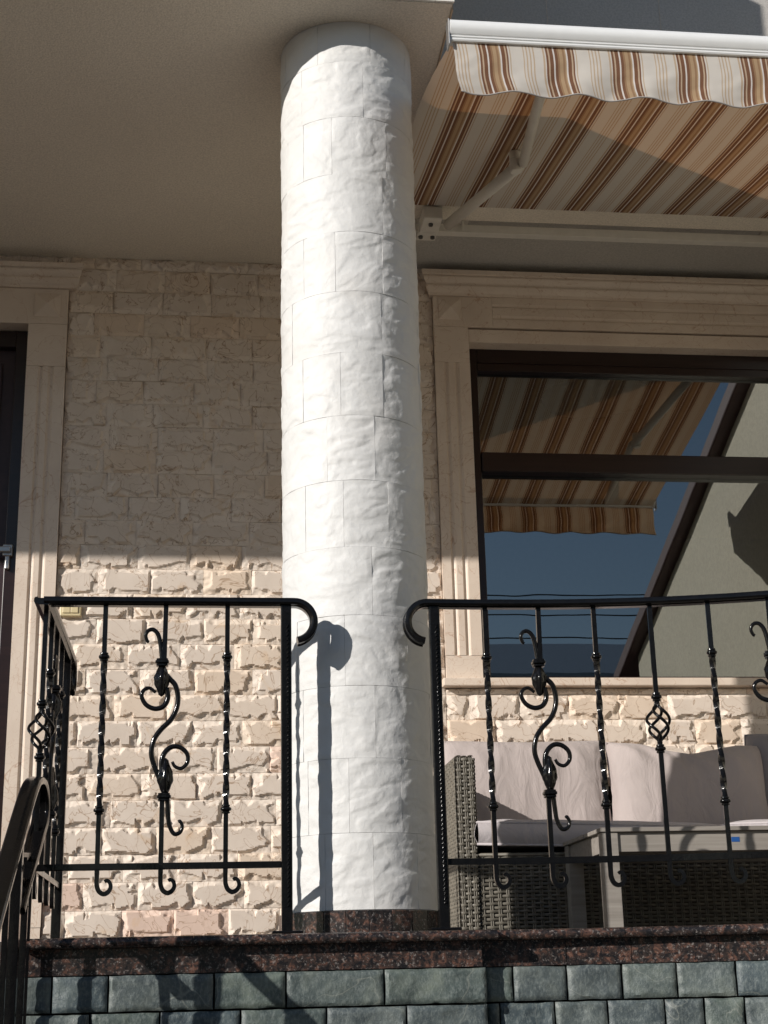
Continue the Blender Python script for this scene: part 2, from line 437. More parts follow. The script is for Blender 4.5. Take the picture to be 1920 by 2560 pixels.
brick_rows(-2.25, -1.068, 2.86, CEIL)
# wall_o carries the house offset
for o in wall_o.children: o.matrix_parent_inverse = Matrix.Identity(4)

# --- upper storey overhang (soffit, edge tiles) and the wall above the awning
up = MB(); up.box(-4.0, SLX, FRONT, 3.2, CEIL, 4.635)
hp(up.obj('upper_storey', M['soffit']))
s2 = MB(); s2.box(SLX + 0.002, 4.5, 0.75, 3.2, CEIL + 0.001, 5.6)
hp(s2.obj('upper_wall', M['upper']))
for xj in (0.93, 1.42):
    j_ = MB(); j_.box(xj, xj + 0.004, 0.7485, 0.7505, 2.96, 5.5); hp(j_.obj('wall_joint', M['mortar']))
x = -2.4; i = 0
while x < SLX - 0.001:
    x2 = min(x + 0.072, SLX + 0.006)
    tl = MB(); tl.box(x + 0.0008, x2 - 0.0008, FRONT - 0.010, FRONT + 0.001, CEIL + 0.004, CEIL + 0.052); hp(tl.obj('edge_tile', M['tile']))
    x = x2
ed = MB(); ed.box(SLX + 0.001, SLX + 0.006, FRONT + 0.02, 0.7, CEIL - 0.006, CEIL + 0.05); hp(ed.obj('edge_trim', M['edging']))

# --- mouldings
def fluted(name, x0, x1, z0, z1, flutes, yf, depth, parent, vertical=True):
    # slab with half-round flutes cut into its face; runs vertically (profile in x) or horizontally (profile in z)
    pts = [(x0, yf)]
    for (a, b) in flutes:
        for k in range(9):
            t = k / 8; pts.append((a + (b - a) * t, yf + depth * math.sin(math.pi * t)))
    pts.append((x1, yf)); yb = yf + 0.06
    m = MB(); n = len(pts); vs_ = []
    for zz in (z0, z1):
        for (u, y) in pts: vs_.append((u, y, zz) if vertical else (zz, y, u))
        vs_ += [(x1, yb, zz), (x0, yb, zz)] if vertical else [(zz, yb, x1), (zz, yb, x0)]
    N = n + 2
    fs_ = [(k, (k + 1) % N, N + (k + 1) % N, N + k) for k in range(N)] + [tuple(range(N - 1, -1, -1)), tuple(range(N, 2 * N))]
    m.add(vs_, fs_); o = m.obj(name, M['trim'], parent); o.data.set_sharp_from_angle(angle=math.radians(30)); return o

def cornice(name, x0, x1, z0, z1, yf, parent, ret_l=False, ret_r=False):
    # stepped moulding: profile (out, z) from bottom to top
    H = z1 - z0
    prof = [(0.0, 0.0), (0.012, 0.0), (0.014, 0.10), (0.020, 0.16), (0.026, 0.26), (0.030, 0.34), (0.030, 0.40), (0.024, 0.43), (0.028, 0.50),
            (0.037, 0.60), (0.042, 0.68), (0.043, 0.74), (0.036, 0.76), (0.052, 0.80), (0.054, 0.98), (0.052, 1.0), (-0.05, 1.0), (-0.05, 0.0)]
    m = MB(); vs_ = []
    for e, (xx, s) in enumerate(((x0, -1 if ret_l else 0), (x1, 1 if ret_r else 0))):
        for (o_, zz) in prof: vs_.append((xx + s * max(o_, 0) * 0.8, yf - o_, z0 + zz * H))
    N = len(prof)
    fs_ = [(k, (k + 1) % N, N + (k + 1) % N, N + k) for k in range(N)] + [tuple(range(N - 1, -1, -1)), tuple(range(N, 2 * N))]
    m.add(vs_, fs_); return m.obj(name, M['trim'], parent)

def pyramid(name, xa, xb, za, zb, yf, parent):
    m = MB(); cx, cz = (xa + xb) / 2, (za + zb) / 2
    m.add([(xa, yf - 0.004, za), (xb, yf - 0.004, za), (xb, yf - 0.004, zb), (xa, yf - 0.004, zb), (cx, yf - 0.026, cz),
           (xa, yf + 0.01, za), (xb, yf + 0.01, za), (xb, yf + 0.01, zb), (xa, yf + 0.01, zb)],
          [(0, 1, 4), (1, 2, 4), (2, 3, 4), (3, 0, 4), (0, 5, 6, 1), (1, 6, 7, 2), (2, 7, 8, 3), (3, 8, 5, 0)])
    return m.obj(name, M['trim'], parent)

# --- window surround (group part with its pieces)
YS = W - 0.026
WX1 = 2.35
ws = MB(); ws.box(0.5335, 0.6865, YS + 0.002, W + 0.10, 1.062, 1.158)
sur = hp(ws.obj('window_surround', M['trim']))
fluted('pilaster', 0.532, 0.688, 1.159, 2.478, [(0.570, 0.592), (0.618, 0.641)], YS, 0.009, sur)
m = MB(); m.box(0.532, 0.688, YS, W + 0.1, 2.479, 2.650); m.obj('pilaster_cap', M['trim'], sur, bevel=0.002)
m = MB(); m.box(0.689, WX1, YS + 0.006, W + 0.1, 2.580, 2.643); m.obj('lintel_band', M['trim'], sur, bevel=0.002)
m = MB(); m.box(0.532, 0.800, YS, W + 0.1, 2.651, 2.797); m.obj('corner_panel', M['trim'], sur, bevel=0.0015)
fluted('frieze', 2.651, 2.797, 0.801, WX1, [(2.690, 2.711), (2.748, 2.767)], YS, 0.009, sur, vertical=False)
pyramid('corner_block', 0.556, 0.659, 2.685, 2.788, YS, sur)
cornice('cornice', 0.520, WX1, 2.798, 2.906, YS, sur, ret_l=True)
m = MB(); m.box(0.515, WX1, W - 0.052, W + 0.1, 1.026, 1.060); m.obj('sill', M['trim'], sur, bevel=0.004)

# --- window: frame, transom, panes, and the dim room behind
wf = MB(); wf.box(0.68, 0.735, W + 0.055, W + 0.12, 1.061, 2.60); wf.box(0.735, WX1 - 0.05, W + 0.055, W + 0.12, 2.475, 2.60)
wf.box(0.735, WX1 - 0.05, W + 0.055, W + 0.12, 1.061, 1.085); wf.box(WX1 - 0.05, WX1, W + 0.055, W + 0.12, 1.061, 2.60)
win = hp(wf.obj('window', M['frame'], bevel=0.003))
m = MB(); m.box(0.736, WX1 - 0.051, W + 0.045, W + 0.12, 1.995, 2.085); m.obj('transom', M['frame'], win, bevel=0.004)
m = MB(); m.box(0.736, WX1 - 0.051, W + 0.048, W + 0.058, 2.512, 2.52); m.obj('frame_bead', M['frame'], win)
for (a, b) in ((1.086, 1.994), (2.086, 2.474)):
    m = MB(); m.add([(0.736, W + 0.085, a), (WX1 - 0.051, W + 0.085, a), (WX1 - 0.051, W + 0.085 + (b - a) * 0.0138, b), (0.736, W + 0.085 + (b - a) * 0.0138, b)], [(0, 1, 2, 3)])
    m.obj('pane', M['glass'], win)
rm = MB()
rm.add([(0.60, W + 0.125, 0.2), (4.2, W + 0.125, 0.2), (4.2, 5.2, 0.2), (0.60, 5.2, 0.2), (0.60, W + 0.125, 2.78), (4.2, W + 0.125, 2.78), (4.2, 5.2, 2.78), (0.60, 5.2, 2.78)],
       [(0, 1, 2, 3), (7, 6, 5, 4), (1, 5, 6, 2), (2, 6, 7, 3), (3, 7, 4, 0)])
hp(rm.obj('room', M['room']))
lp = MB(); lp.lathe([(0.02, -0.05), (0.20, -0.045), (0.27, -0.02), (0.28, 0.0)], (1.55, 2.6, 2.77), 32); hp(lp.obj('room_lamp', M['lamp'], smooth=True))

# --- door surround and door
dsr = MB(); dsr.box(-1.231, -1.0705, YS + 0.002, W + 0.10, 0.0, 0.098)
ds = hp(dsr.obj('door_surround', M['trim']))
fluted('pilaster', -1.233, -1.069, 0.10, 2.412, [(-1.183, -1.161), (-1.140, -1.115)], YS, 0.009, ds)
m = MB(); m.box(-1.233, -1.069, YS, W + 0.1, 2.413, 2.609); m.obj('pilaster_cap', M['trim'], ds, bevel=0.002)
m = MB(); m.box(-2.3, -1.069, YS, W + 0.1, 2.610, 2.775); m.obj('lintel', M['trim'], ds, bevel=0.002)
pyramid('corner_block', -1.212, -1.100, 2.642, 2.750, YS, ds)
cornice('cornice', -2.3, -1.045, 2.776, 2.878, YS, ds, ret_r=True)
fluted('pilaster', -2.38, -2.216, 0.10, 2.609, [(-2.33, -2.308), (-2.287, -2.262)], YS, 0.009, ds)
dr = MB(); dr.box(-2.21, -1.238, W + 0.09, W + 0.14, 0.0, 2.60)
door = hp(dr.obj('door', M['door']))
m = MB(); m.box(-1.29, -1.236, W + 0.05, W + 0.10, 0.0, 2.605); m.box(-2.21, -1.29, W + 0.05, W + 0.10, 2.53, 2.605); m.obj('door_frame', M['frame'], door, bevel=0.003)
for (a, b) in ((1.93, 2.47), (0.95, 1.87), (0.1, 0.88)):
    m = MB(); m.box(-2.12, -1.345, W + 0.078, W + 0.092, a, b); m.obj('door_panel', M['door'], door, bevel=0.006)
m = MB(); m.box(-1.295, -1.255, W + 0.028, W + 0.052, 1.585, 1.635); m.box(-1.375, -1.262, W + 0.012, W + 0.030, 1.598, 1.622)
m.box(-1.284, -1.266, W + 0.03, W + 0.05, 1.53, 1.586); m.obj('handle', M['steel'], door, bevel=0.004)

# --- wing of the house on the right, out of the frame: it shows in the window glass
wg = MB()
wz = lambda y: 2.15 + 0.37 * (y + 2.36)
q = []
for xx in (2.602, 6.0): q += [(xx, -2.36, -1.75), (xx, 1.5, -1.75), (xx, 1.5, wz(1.5)), (xx, -2.36, wz(-2.36))]
wg.add(q, [(0, 1, 2, 3), (7, 6, 5, 4), (0, 4, 5, 1), (1, 5, 6, 2), (2, 6, 7, 3), (3, 7, 4, 0)]); hp(wg.obj('side_wing', M['wing']))
rf = MB(); q = []
for dz in (0.004, 0.11): q += [(2.52, -2.75, wz(-2.75) + dz), (6.1, -2.75, wz(-2.75) + dz), (6.1, 0.74, wz(0.74) + dz), (2.52, 0.74, wz(0.74) + dz)]
rf.hexa(q); hp(rf.obj('wing_roof', M['roof'], bevel=0.01))

# ------------------------------------------------------------------ wall switch
sw = empty('wall_switch', (-1.005, W - 0.016, 1.352))
tag(sw, 'cream double light switch on the stone wall beside the door trim', 'light switch')
m = MB(); m.box(-0.042, 0.042, -0.012, 0.02, -0.034, 0.040); m.obj('plate', M['switch'], sw, bevel=0.004)
for a in (-0.031, 0.001):
    m = MB(); m.box(a, a + 0.030, -0.0165, -0.010, -0.022, 0.030); m.obj('rocker', M['switch'], sw, bevel=0.002)

# ------------------------------------------------------------------ column
col = empty('column', (0, 0, 0))
tag(col, 'thick round white column clad in rough stone panels', 'column')
CR = 0.225
core = MB(); core.lathe([(CR - 0.010, 0.0), (CR - 0.010, CEIL - 0.001)], n=48); core.obj('core', M['column'], col, smooth=True)
courses = [0.063]
while courses[-1] + 0.2095 < CEIL - 0.05: courses.append(courses[-1] + 0.2095)
courses.append(CEIL - 0.0005)
known = {0: [41.0], 1: [-45.6, -12.7], 2: [7.7], 3: [-14.2], 4: [7.3], 5: [-46.2, -13.5], 6: [12.0], 7: [-47.7, -14.3], 8: [-60.8, 20.0], 9: [-45.9, -17.1], 10: [-68.9, 24.0], 11: [-45.3, -18.7], 12: [8.5], 13: [-30.0]}
def rough(th, z, k):
    p = Vector((CR * math.cos(th) * 1.0 + k * 3.7, CR * math.sin(th), z))
    w = Vector((noise.noise(p * 5), noise.noise(p * 5 + Vector((9, 0, 0))), noise.noise(p * 5 + Vector((0, 9, 0)))))
    q = p + w * 0.05
    a = noise.noise(Vector((q.x * 7, q.y * 7, q.z * 13))); b = noise.noise(Vector((q.x * 14 + 5, q.y * 14, q.z * 27)))
    d = 0.0010 * math.tanh(a * 16) + 0.0009 * math.tanh(b * 13) + 0.0008 * noise.noise(q * 20) + 0.0008 * noise.noise(q * 48) + 0.0005 * noise.noise(q * 95)
    return d
for c in range(len(courses) - 1):
    z0, z1 = courses[c] + 0.0004, courses[c + 1] - 0.0004
    rr = random.Random(c + 50); js = sorted(known.get(c, [0.0])); first = js[0]; a = js[-1]
    while a + 24 < first + 360:
        step = rr.uniform(33, 62)
        if first + 360 - (a + step) < 30: break
        a += step; js.append(a)
    js.append(first + 360)
    for k in range(len(js) - 1):
        t0, t1 = math.radians(js[k] + 0.10), math.radians(js[k + 1] - 0.10)
        mid = math.degrees((t0 + t1) / 2) % 360
        front = mid < 125 or mid > 235
        nu = max(6, int((t1 - t0) * CR / (0.0045 if front else 0.02))); nv = max(4, int((z1 - z0) / (0.0045 if front else 0.02)))
        vs_ = []; push = rr.uniform(-0.0006, 0.0006)
        for j in range(nv + 1):
            for i in range(nu + 1):
                th = t0 + (t1 - t0) * i / nu; z = z0 + (z1 - z0) * j / nv
                e = min(i, nu - i, j * 1.0, nv - j)
                r = CR + push + rough(th, z, c * 0.31 + k * 1.7) * min(1, 0.35 + e / 4)
                vs_.append((r * math.sin(th), -r * math.cos(th), z))
        w_ = nu + 1
        fs_ = [(j * w_ + i, j * w_ + i + 1, (j + 1) * w_ + i + 1, (j + 1) * w_ + i) for j in range(nv) for i in range(nu)]
        ring = [i for i in range(nu + 1)] + [j * w_ + nu for j in range(1, nv + 1)] + [nv * w_ + i for i in range(nu - 1, -1, -1)] + [j * w_ for j in range(nv - 1, 0, -1)]
        n0 = len(vs_); s_ = (CR - 0.011)
        for q in ring:
            v_ = Vector(vs_[q]); f_ = s_ / math.hypot(v_.x, v_.y); vs_.append((v_.x * f_, v_.y * f_, v_.z))
        nR = len(ring)
        fs_ += [(ring[q], n0 + q, n0 + (q + 1) % nR, ring[(q + 1) % nR]) for q in range(nR)]
        m = MB(); m.add(vs_, fs_); me = m.mesh('panel', True); me.set_sharp_from_angle(angle=math.radians(50))
        link('panel', me, M['column'], col)
NB = 23
for k in range(NB):
    a0, a1 = 2 * math.pi * (k + 0.012) / NB, 2 * math.pi * (k + 0.988) / NB
    m = MB(); ro, ri = 0.2375, 0.212
    P4 = lambda r, a, z: (r * math.sin(a), -r * math.cos(a), z)
    m.hexa([P4(ro, a0, 0.0005), P4(ro, a1, 0.0005), P4(ri, a1, 0.0005), P4(ri, a0, 0.0005), P4(ro, a0, 0.061), P4(ro, a1, 0.061), P4(ri, a1, 0.061), P4(ri, a0, 0.061)])
    m.obj('base_tile', M['granite'], col, bevel=0.002)
m = MB(); m.lathe([(0.234, 0.0), (0.234, 0.058), (0.21, 0.06)], n=46); m.obj('base_grout', M['mortar'], col)

# ------------------------------------------------------------------ terrace: granite ledge, fascia and stone blocks
ter = empty('terrace', (0, -0.3, -1.75))
tag(ter, 'raised terrace with granite edge over green-grey stone blocks', 'terrace')
def tp(o): o.parent = ter; o.matrix_parent_inverse = Matrix.Translation((0, 0.3, 1.75)); return o
RX = [0.15, 0.35, 0.58, 0.81, 0.985, 1.15, 1.4, 1.7, 2.1, 2.6]
RY = [-0.272, -0.268, -0.275, -0.303, -0.340, -0.388, -0.478, -0.60, -0.78, -1.02]
_cs = catmull([(a, b, 0) for a, b in zip(RX, RY)], 12); _cx = [q.x for q in _cs]; _cy = [q.y for q in _cs]
def yr(x): return float(np.interp(x, _cx, _cy))
def nrm(x):
    d = Vector((0.02, yr(x + 0.01) - yr(x - 0.01), 0)).normalized(); return Vector((d.y, -d.x, 0)), d
YF = -0.316; PX = 0.296     # fascia plane and right corner of the pedestal under the column
nose_prof = []
for k in range(9):
    a = -math.pi / 2 + math.pi * k / 8
    nose_prof.append((0.030 + 0.013 * math.cos(a), -0.0145 + 0.0138 * math.sin(a)))
def nose(path_xy, sides, name):
    prof = [(-0.10, -0.0007), (-0.10, -0.0283)] + [(u, w) for u, w in nose_prof]
    m = MB(); vs_ = []
    for (x, y), sd in zip(path_xy, sides):
        for u, w in prof: vs_.append((x + sd.x * u, y + sd.y * u, w))
    N = len(prof); L = len(path_xy)
    fs_ = [(i * N + k, i * N + (k + 1) % N, (i + 1) * N + (k + 1) % N, (i + 1) * N + k) for i in range(L - 1) for k in range(N)]
    fs_ += [tuple(range(N - 1, -1, -1)), tuple((L - 1) * N + k for k in range(N))]
    m.add(vs_, fs_); o = m.obj(name, M['granite']); o.data.polygons.foreach_set('use_smooth', [True] * len(o.data.polygons)); o.data.set_sharp_from_angle(angle=math.radians(40)); return tp(o)
dn = Vector((0, -1, 0))
lx = [-0.93, -0.48, -0.02, 0.335]
for a, b in zip(lx[:-1], lx[1:]): nose([(a + 0.0006, YF), (b - 0.0006, YF)], [dn, dn], 'ledge_slab')
def back(x, d):       # point set back behind the rail line
    n, _ = nrm(x); return (x - n.x * d, yr(x) - n.y * d)
rxs = [0.336, 0.70, 1.08, 1.50, 2.0, 2.55]
SB = 0.002
for a, b in zip(rxs[:-1], rxs[1:]):
    xs = np.linspace(a + 0.0006, b - 0.0006, 8)
    pt = [(float(q), yr(q) + SB) for q in xs]
    if a < 0.34: pt = [(x, min(y, y)) for x, y in pt]
    nose(pt, [nrm(q)[0] for q in xs], 'ledge_slab')
# fascia slabs
fx = [-0.93, -0.30, PX]
for a, b in zip(fx[:-1], fx[1:]):
    m = MB(); m.box(a + 0.0005, b - 0.0005, YF, YF + 0.05, -0.095, -0.0285); tp(m.obj('fascia_slab', M['granite']))
m = MB(); m.box(PX - 0.04, PX - 0.0002, YF + 0.0505, yr(0.3) + 0.1, -0.095, -0.0285); tp(m.obj('fascia_slab', M['granite']))
fr_ = [PX + 0.001, 0.54, 0.72, 0.955, 1.09, 1.30, 1.5, 1.7, 1.9, 2.1, 2.3, 2.55]
for a, b in zip(fr_[:-1], fr_[1:]):
    a += 0.0008; b -= 0.0008
    na, nb = nrm(a)[0], nrm(b)[0]; pa = Vector((a, yr(a) + SB, 0)); pb = Vector((b, yr(b) + SB, 0)); q = []
    for z in (-0.096, -0.0288):
        q += [(pa.x, pa.y, z), (pb.x, pb.y, z), (pb.x - nb.x * 0.05, pb.y - nb.y * 0.05, z), (pa.x - na.x * 0.05, pa.y - na.y * 0.05, z)]
    m = MB(); m.hexa(q); tp(m.obj('fascia_slab', M['granite']))
# backing wall behind the blocks
bk = MB(); bk.box(-0.93, PX - 0.035, YF + 0.032, 0.3, -1.75, -0.0285); tp(bk.obj('block_backing', M['grout']))
for a, b in zip(fr_[:-1], fr_[1:]):
    q = []
    for z in (-1.75, -0.0285):
        q += [(a - (0.035 if a < 0.3 else 0), yr(a) + 0.04, z), (b, yr(b) + 0.04, z), (b, 0.3, z), (a - (0.035 if a < 0.3 else 0), 0.3, z)]
    m = MB(); m.hexa(q); tp(m.obj('block_backing', M['grout']))
def block_mesh(L, H, seed):
    rs = random.Random(seed); nx = max(4, int(L / 0.008)); ny = max(3, int(H / 0.008)); so = rs.uniform(0, 60)
    cr = rs.uniform(0.3, 0.7); rad = 0.008
    vs_ = []
    tilt = rs.uniform(-0.03, 0.03)
    for j in range(ny + 1):
        for i in range(nx + 1):
            x = L * i / nx - L / 2; z = H * j / ny - H / 2
            e = min(L / 2 - abs(x), H / 2 - abs(z))
            n1 = fbm((x * 9 + so, z * 9, so), 3) * 0.0035; n2 = noise.noise(Vector((x * 60 + so, z * 60, 2))) * 0.0014
            st = 0.0022 * math.tanh(9 * noise.noise(Vector((x * 7 + so, z * 9 + 3, so))))
            h = 0.012 + n1 * 1.5 + n2 * 1.3 + st * 1.2 + tilt * x
            if e < rad: h -= (1 - e / rad) ** 2 * 0.007
            x2 = x; z2 = z
            vs_.append((x2 + noise.noise(Vector((z * 25 + so, 3, 1))) * 0.0016 * (abs(x) > L / 2 - 1e-6), -h, z2 + noise.noise(Vector((x * 22 + so, 8, 1))) * 0.0016 * (abs(z) > H / 2 - 1e-6)))
    w_ = nx + 1
    fs_ = [(j * w_ + i, j * w_ + i + 1, (j + 1) * w_ + i + 1, (j + 1) * w_ + i) for j in range(ny) for i in range(nx)]
    ring = [i for i in range(nx + 1)] + [j * w_ + nx for j in range(1, ny + 1)] + [ny * w_ + i for i in range(nx - 1, -1, -1)] + [j * w_ for j in range(ny - 1, 0, -1)]
    n0 = len(vs_); vs_ += [(vs_[q][0], 0.028, vs_[q][2]) for q in ring]; nR = len(ring)
    fs_ += [(ring[q], n0 + q, n0 + (q + 1) % nR, ring[(q + 1) % nR]) for q in range(nR)]
    m = MB(); m.add(vs_, fs_); me = m.mesh('stone_block', True); me.set_sharp_from_angle(angle=math.radians(45)); return me
rows = [(-0.0955, -0.190)] ; 
while rows[-1][1] > -1.70: rows.append((rows[-1][1], rows[-1][1] - 0.0945))
left_j = {0: [-0.93, -0.845, -0.70, -0.425, -0.235, 0.028, PX + 0.012], 1: [-0.93, -0.745, -0.565, -0.355, -0.128, 0.085, PX + 0.012]}
right_j = {0: [PX + 0.013, 0.388, 0.538, 0.690, 0.838, 0.995, 1.12, 1.29, 1.44, 1.6], 1: [PX + 0.013, 0.348, 0.50, 0.645, 0.80, 0.905, 1.01, 1.17, 1.33, 1.5]}
bs = 0
for r, (zt, zb) in enumerate(rows[:9]):
    rr = random.Random(r + 3)
    lj = left_j.get(r); rj = right_j.get(r)
    if lj is None:
        lj = [-0.93]
        while lj[-1] < PX - 0.25: lj.append(lj[-1] + rr.uniform(0.15, 0.27))
        lj.append(PX + 0.012)
        rj = [PX + 0.013]
        while rj[-1] < 1.4: rj.append(rj[-1] + rr.uniform(0.12, 0.18))
    while rj[-1] < 2.3: rj.append(rj[-1] + rr.uniform(0.13, 0.17))
    gp = 0.0026
    for a, b in zip(lj[:-1], lj[1:]):
        bs += 1; o = link('stone_block', block_mesh(b - a - 2 * gp, zt - zb - 2 * gp, bs), M['slate'])
        o.location = ((a + b) / 2, YF + 0.006, (zt + zb) / 2); tp(o)
    for a, b in zip(rj[:-1], rj[1:]):
        bs += 1; n, d = nrm((a + b) / 2); ln = math.hypot(b - a, yr(b) - yr(a))
        o = link('stone_block', block_mesh(ln - 2 * gp, zt - zb - 2 * gp, bs), M['slate'])
        o.location = ((a + b) / 2, (yr(a) + yr(b)) / 2 + SB + 0.006, (zt + zb) / 2); o.rotation_euler = (0, 0, math.atan2(d.y, d.x)); tp(o)
    # return side of the pedestal
bsd = MB(); bsd.box(PX - 0.03, PX + 0.0115, YF + 0.028, yr(0.3) + 0.1, -1.75, -0.0965); tp(bsd.obj('pedestal_return', M['slate']))

# ------------------------------------------------------------------ stairs on the left (below the frame)
st = empty('stairs', (-1.4, -0.9, -1.75)); tag(st, 'granite steps climbing to the terrace beside the iron stair rail', 'stairs')
for k in range(9):
    m = MB(); zt = -0.19 * (k + 1) + 0.0; y1 = -0.26 - 0.30 * k
    m.box(-1.85, -0.975, y1 - 0.30, y1, -1.75, zt)
    o = m.obj('step', M['granite'], bevel=0.006); o.parent = st; o.matrix_parent_inverse = Matrix.Translation((1.4, 0.9, 1.75))
m = MB(); m.box(-2.6, -0.934, -0.258, 1.5, -1.75, -0.031); o = m.obj('landing', M['granite']); o.parent = st; o.matrix_parent_inverse = Matrix.Translation((1.4, 0.9, 1.75))

# ------------------------------------------------------------------ iron railings
RZ = 0.9225
SQ = lambda h: [(-h, -h), (h, -h), (h, h), (-h, h)]
rail_prof = [(-0.0205, -0.004), (-0.0185, -0.0085), (-0.0135, -0.0095), (-0.0115, -0.0065), (-0.004, -0.0062), (0.004, -0.0062), (0.0115, -0.0065), (0.0135, -0.0095), (0.0185, -0.0085), (0.0205, -0.004),
             (0.0205, 0.0025), (0.0175, 0.0070), (0.012, 0.0082), (0.009, 0.0105), (-0.009, 0.0105), (-0.012, 0.0082), (-0.0175, 0.0070), (-0.0205, 0.0025)]

rail_prof = [(u * 1.36, w * 1.16) for u, w in rail_prof]
def trace(pts, ax=(330.0, 150.0, 262.0, 1990.0)):     # picture points of the scroll bar -> (dx, z)
    out = []
    for px, py in pts:
        axis = ax[0] + (ax[2] - ax[0]) * (py - ax[1]) / (ax[3] - ax[1])
        z = 0.9130 - (py - 150.0) * (0.9130 - 0.170) / 1840.0
        out.append(((px - axis) * 0.000404, 0.0, z))
    return out

def hook_path():
    p = [(0, 0, 0.18), (0, 0, 0.150), (0.001, 0, 0.135), (0.007, 0, 0.1205), (0.019, 0, 0.1135), (0.031, 0, 0.1185), (0.0375, 0, 0.130), (0.035, 0, 0.143), (0.027, 0, 0.149), (0.021, 0, 0.1455)]
    return catmull(p, 5)

KN = [(0.0075, -0.0125), (0.0112, -0.0115), (0.0115, -0.0075), (0.0085, -0.0065), (0.0145, -0.0035), (0.0155, 0.0), (0.0145, 0.0035), (0.0085, 0.0065), (0.0115, 0.0075), (0.0112, 0.0115), (0.0075, 0.0125)]
def shared(me_builder, cache={}):
    k = me_builder.__name__
    if k not in cache: cache[k] = me_builder()
    return cache[k]
def sq_round(a, n=4.0):
    return 1.0 / (abs(math.cos(a)) ** n + abs(math.sin(a)) ** n) ** (1 / n)
def me_knuckle():
    m = MB(); m.lathe(KN, n=20, rad=lambda a, t: sq_round(a, 3.0)); me = m.mesh('knuckle', True); me.set_sharp_from_angle(angle=math.radians(50)); return me
def me_collar():
    m = MB(); m.lathe([(0.013, -0.011), (0.0165, -0.010), (0.0165, -0.006), (0.0145, -0.005), (0.0195, -0.002), (0.0195, 0.004), (0.0165, 0.006), (0.0165, 0.010), (0.013, 0.011)], n=24, rad=lambda a, t: sq_round(a, 6.0))
    me = m.mesh('collar', True); me.set_sharp_from_angle(angle=math.radians(40)); return me
def bar_twist(z_top, z_bot):
    m = MB(); zt, zb = 0.763, 0.336; pts = [(0, 0, z_top), (0, 0, zt)]; tw = [0, 0]; N = 96
    for k in range(1, N + 1):
        pts.append((0, 0, zt + (zb - zt) * k / N)); s = k / N; tw.append(-math.pi / 2 * 7.4 * s)
    tw_end = tw[-1]; h = 0.0067
    # straight top, twisted middle
    m.sweep(pts, SQ(h), (0, 1, 0), twist=tw)
    m.sweep([(0, 0, zb), (0, 0, 0.165)], SQ(h * 0.97), (0, 1, 0))
    hp_ = [Vector((0, 0, 0.17))] + hook_path()[3:]
    m.sweep(hp_, SQ(0.0062), (0, 1, 0), scale=[1 - 0.55 * max(0, (i / len(hp_) - 0.45)) for i in range(len(hp_))])
    return m
def me_twist():
    return bar_twist(RZ - 0.004, 0.16).mesh('baluster')
def me_basketbar():
    m = MB(); h = 0.0067
    m.sweep([(0, 0, RZ - 0.004), (0, 0, 0.622)], SQ(h), (0, 1, 0))
    return m.mesh('baluster')
def me_basket():
    m = MB(); z0, z1 = 0.624, 0.506
    for w in range(4):
        pts = []
        for k in range(33):
            s = k / 32; r = 0.0045 + 0.0300 * math.sin(math.pi * min(1, max(0, (s - 0.08) / 0.84))) ** 0.9
            a = math.pi / 2 * w + math.pi * 1.25 * s
            pts.append((r * math.cos(a), r * math.sin(a), z0 + (z1 - z0) * s))
        m.tube(pts, 0.0045, 8, (0.3, 1, 0.1))
    return m.mesh('basket', True)
def me_scrollbar():
    m = MB(); h = 0.0067
    m.sweep([(0, 0, RZ - 0.004), (-0.002, 0, 0.755)], SQ(h), (0, 1, 0))
    return m.mesh('baluster')
def lower_bar(zt):
    m = MB(); m.sweep([(0, 0, zt), (0, 0, 0.165)], SQ(0.0066), (0, 1, 0)); hp_ = [Vector((0, 0, 0.17))] + hook_path()[3:]
    m.sweep(hp_, SQ(0.0062), (0, 1, 0), scale=[1 - 0.55 * max(0, (i / len(hp_) - 0.45)) for i in range(len(hp_))]); return m.mesh('lower_bar')
def me_lower_basket(): return lower_bar(0.508)
def me_lower_scroll(): return lower_bar(0.372)
SC = dict(
    up=[(296, 545), (291, 480), (282, 405), (266, 352), (236, 324), (202, 332), (184, 366), (194, 405), (206, 414)],
    a=[(322, 740), (330, 810), (300, 868), (240, 886), (180, 858), (150, 800), (165, 757), (205, 741), (248, 772)],
    stem=[(325, 650), (350, 680), (384, 722), (400, 800), (390, 880), (350, 960), (280, 1030), (231, 1100), (211, 1190), (226, 1270), (256, 1350), (285, 1430)],
    c=[(282, 1330), (280, 1255), (302, 1192), (352, 1151), (410, 1156), (455, 1200), (456, 1258), (416, 1299), (372, 1287), (352, 1254)],
    low=[(314, 1490), (318, 1600), (325, 1680), (355, 1740), (396, 1731), (412, 1690), (398, 1657), (386, 1662)])
def me_scroll():
    m = MB()
    for k, (r0, r1) in dict(up=(0.0070, 0.0044), a=(0.0078, 0.0044), stem=(0.0076, 0.0072), c=(0.0078, 0.0044), low=(0.0068, 0.0042)).items():
        p = catmull(trace(SC[k]), 6); n = len(p)
        off = 0.006 if k == 'stem' else 0.0
        m.tube([q + Vector((0, off * 0.3, 0)) for q in p], [r0 + (r1 - r0) * (i / (n - 1)) ** 1.5 for i in range(n)], 10)
    return m.mesh('scroll', True)
def leaf(zb, zt):      # pointed acanthus bud, collar end at zb
    m = MB(); prof = []
    for k in range(17):
        s = k / 16; r = 0.0085 + 0.0135 * math.sin(math.pi * min(1, s * 1.05)) ** 1.1 if s < 0.9 else 0.011 * (1 - s) / 0.1 + 0.0012
        if s < 0.9: r *= (1 - 0.25 * s)
        prof.append((r, zb + (zt - zb) * s))
    m.lathe(prof, n=28, rad=lambda a, t: 1 + 0.16 * math.cos(4 * a) * math.sin(math.pi * t) + 0.05 * math.cos(24 * t + 8 * abs(((a * 2 / math.pi) % 1) - 0.5)))
    return m
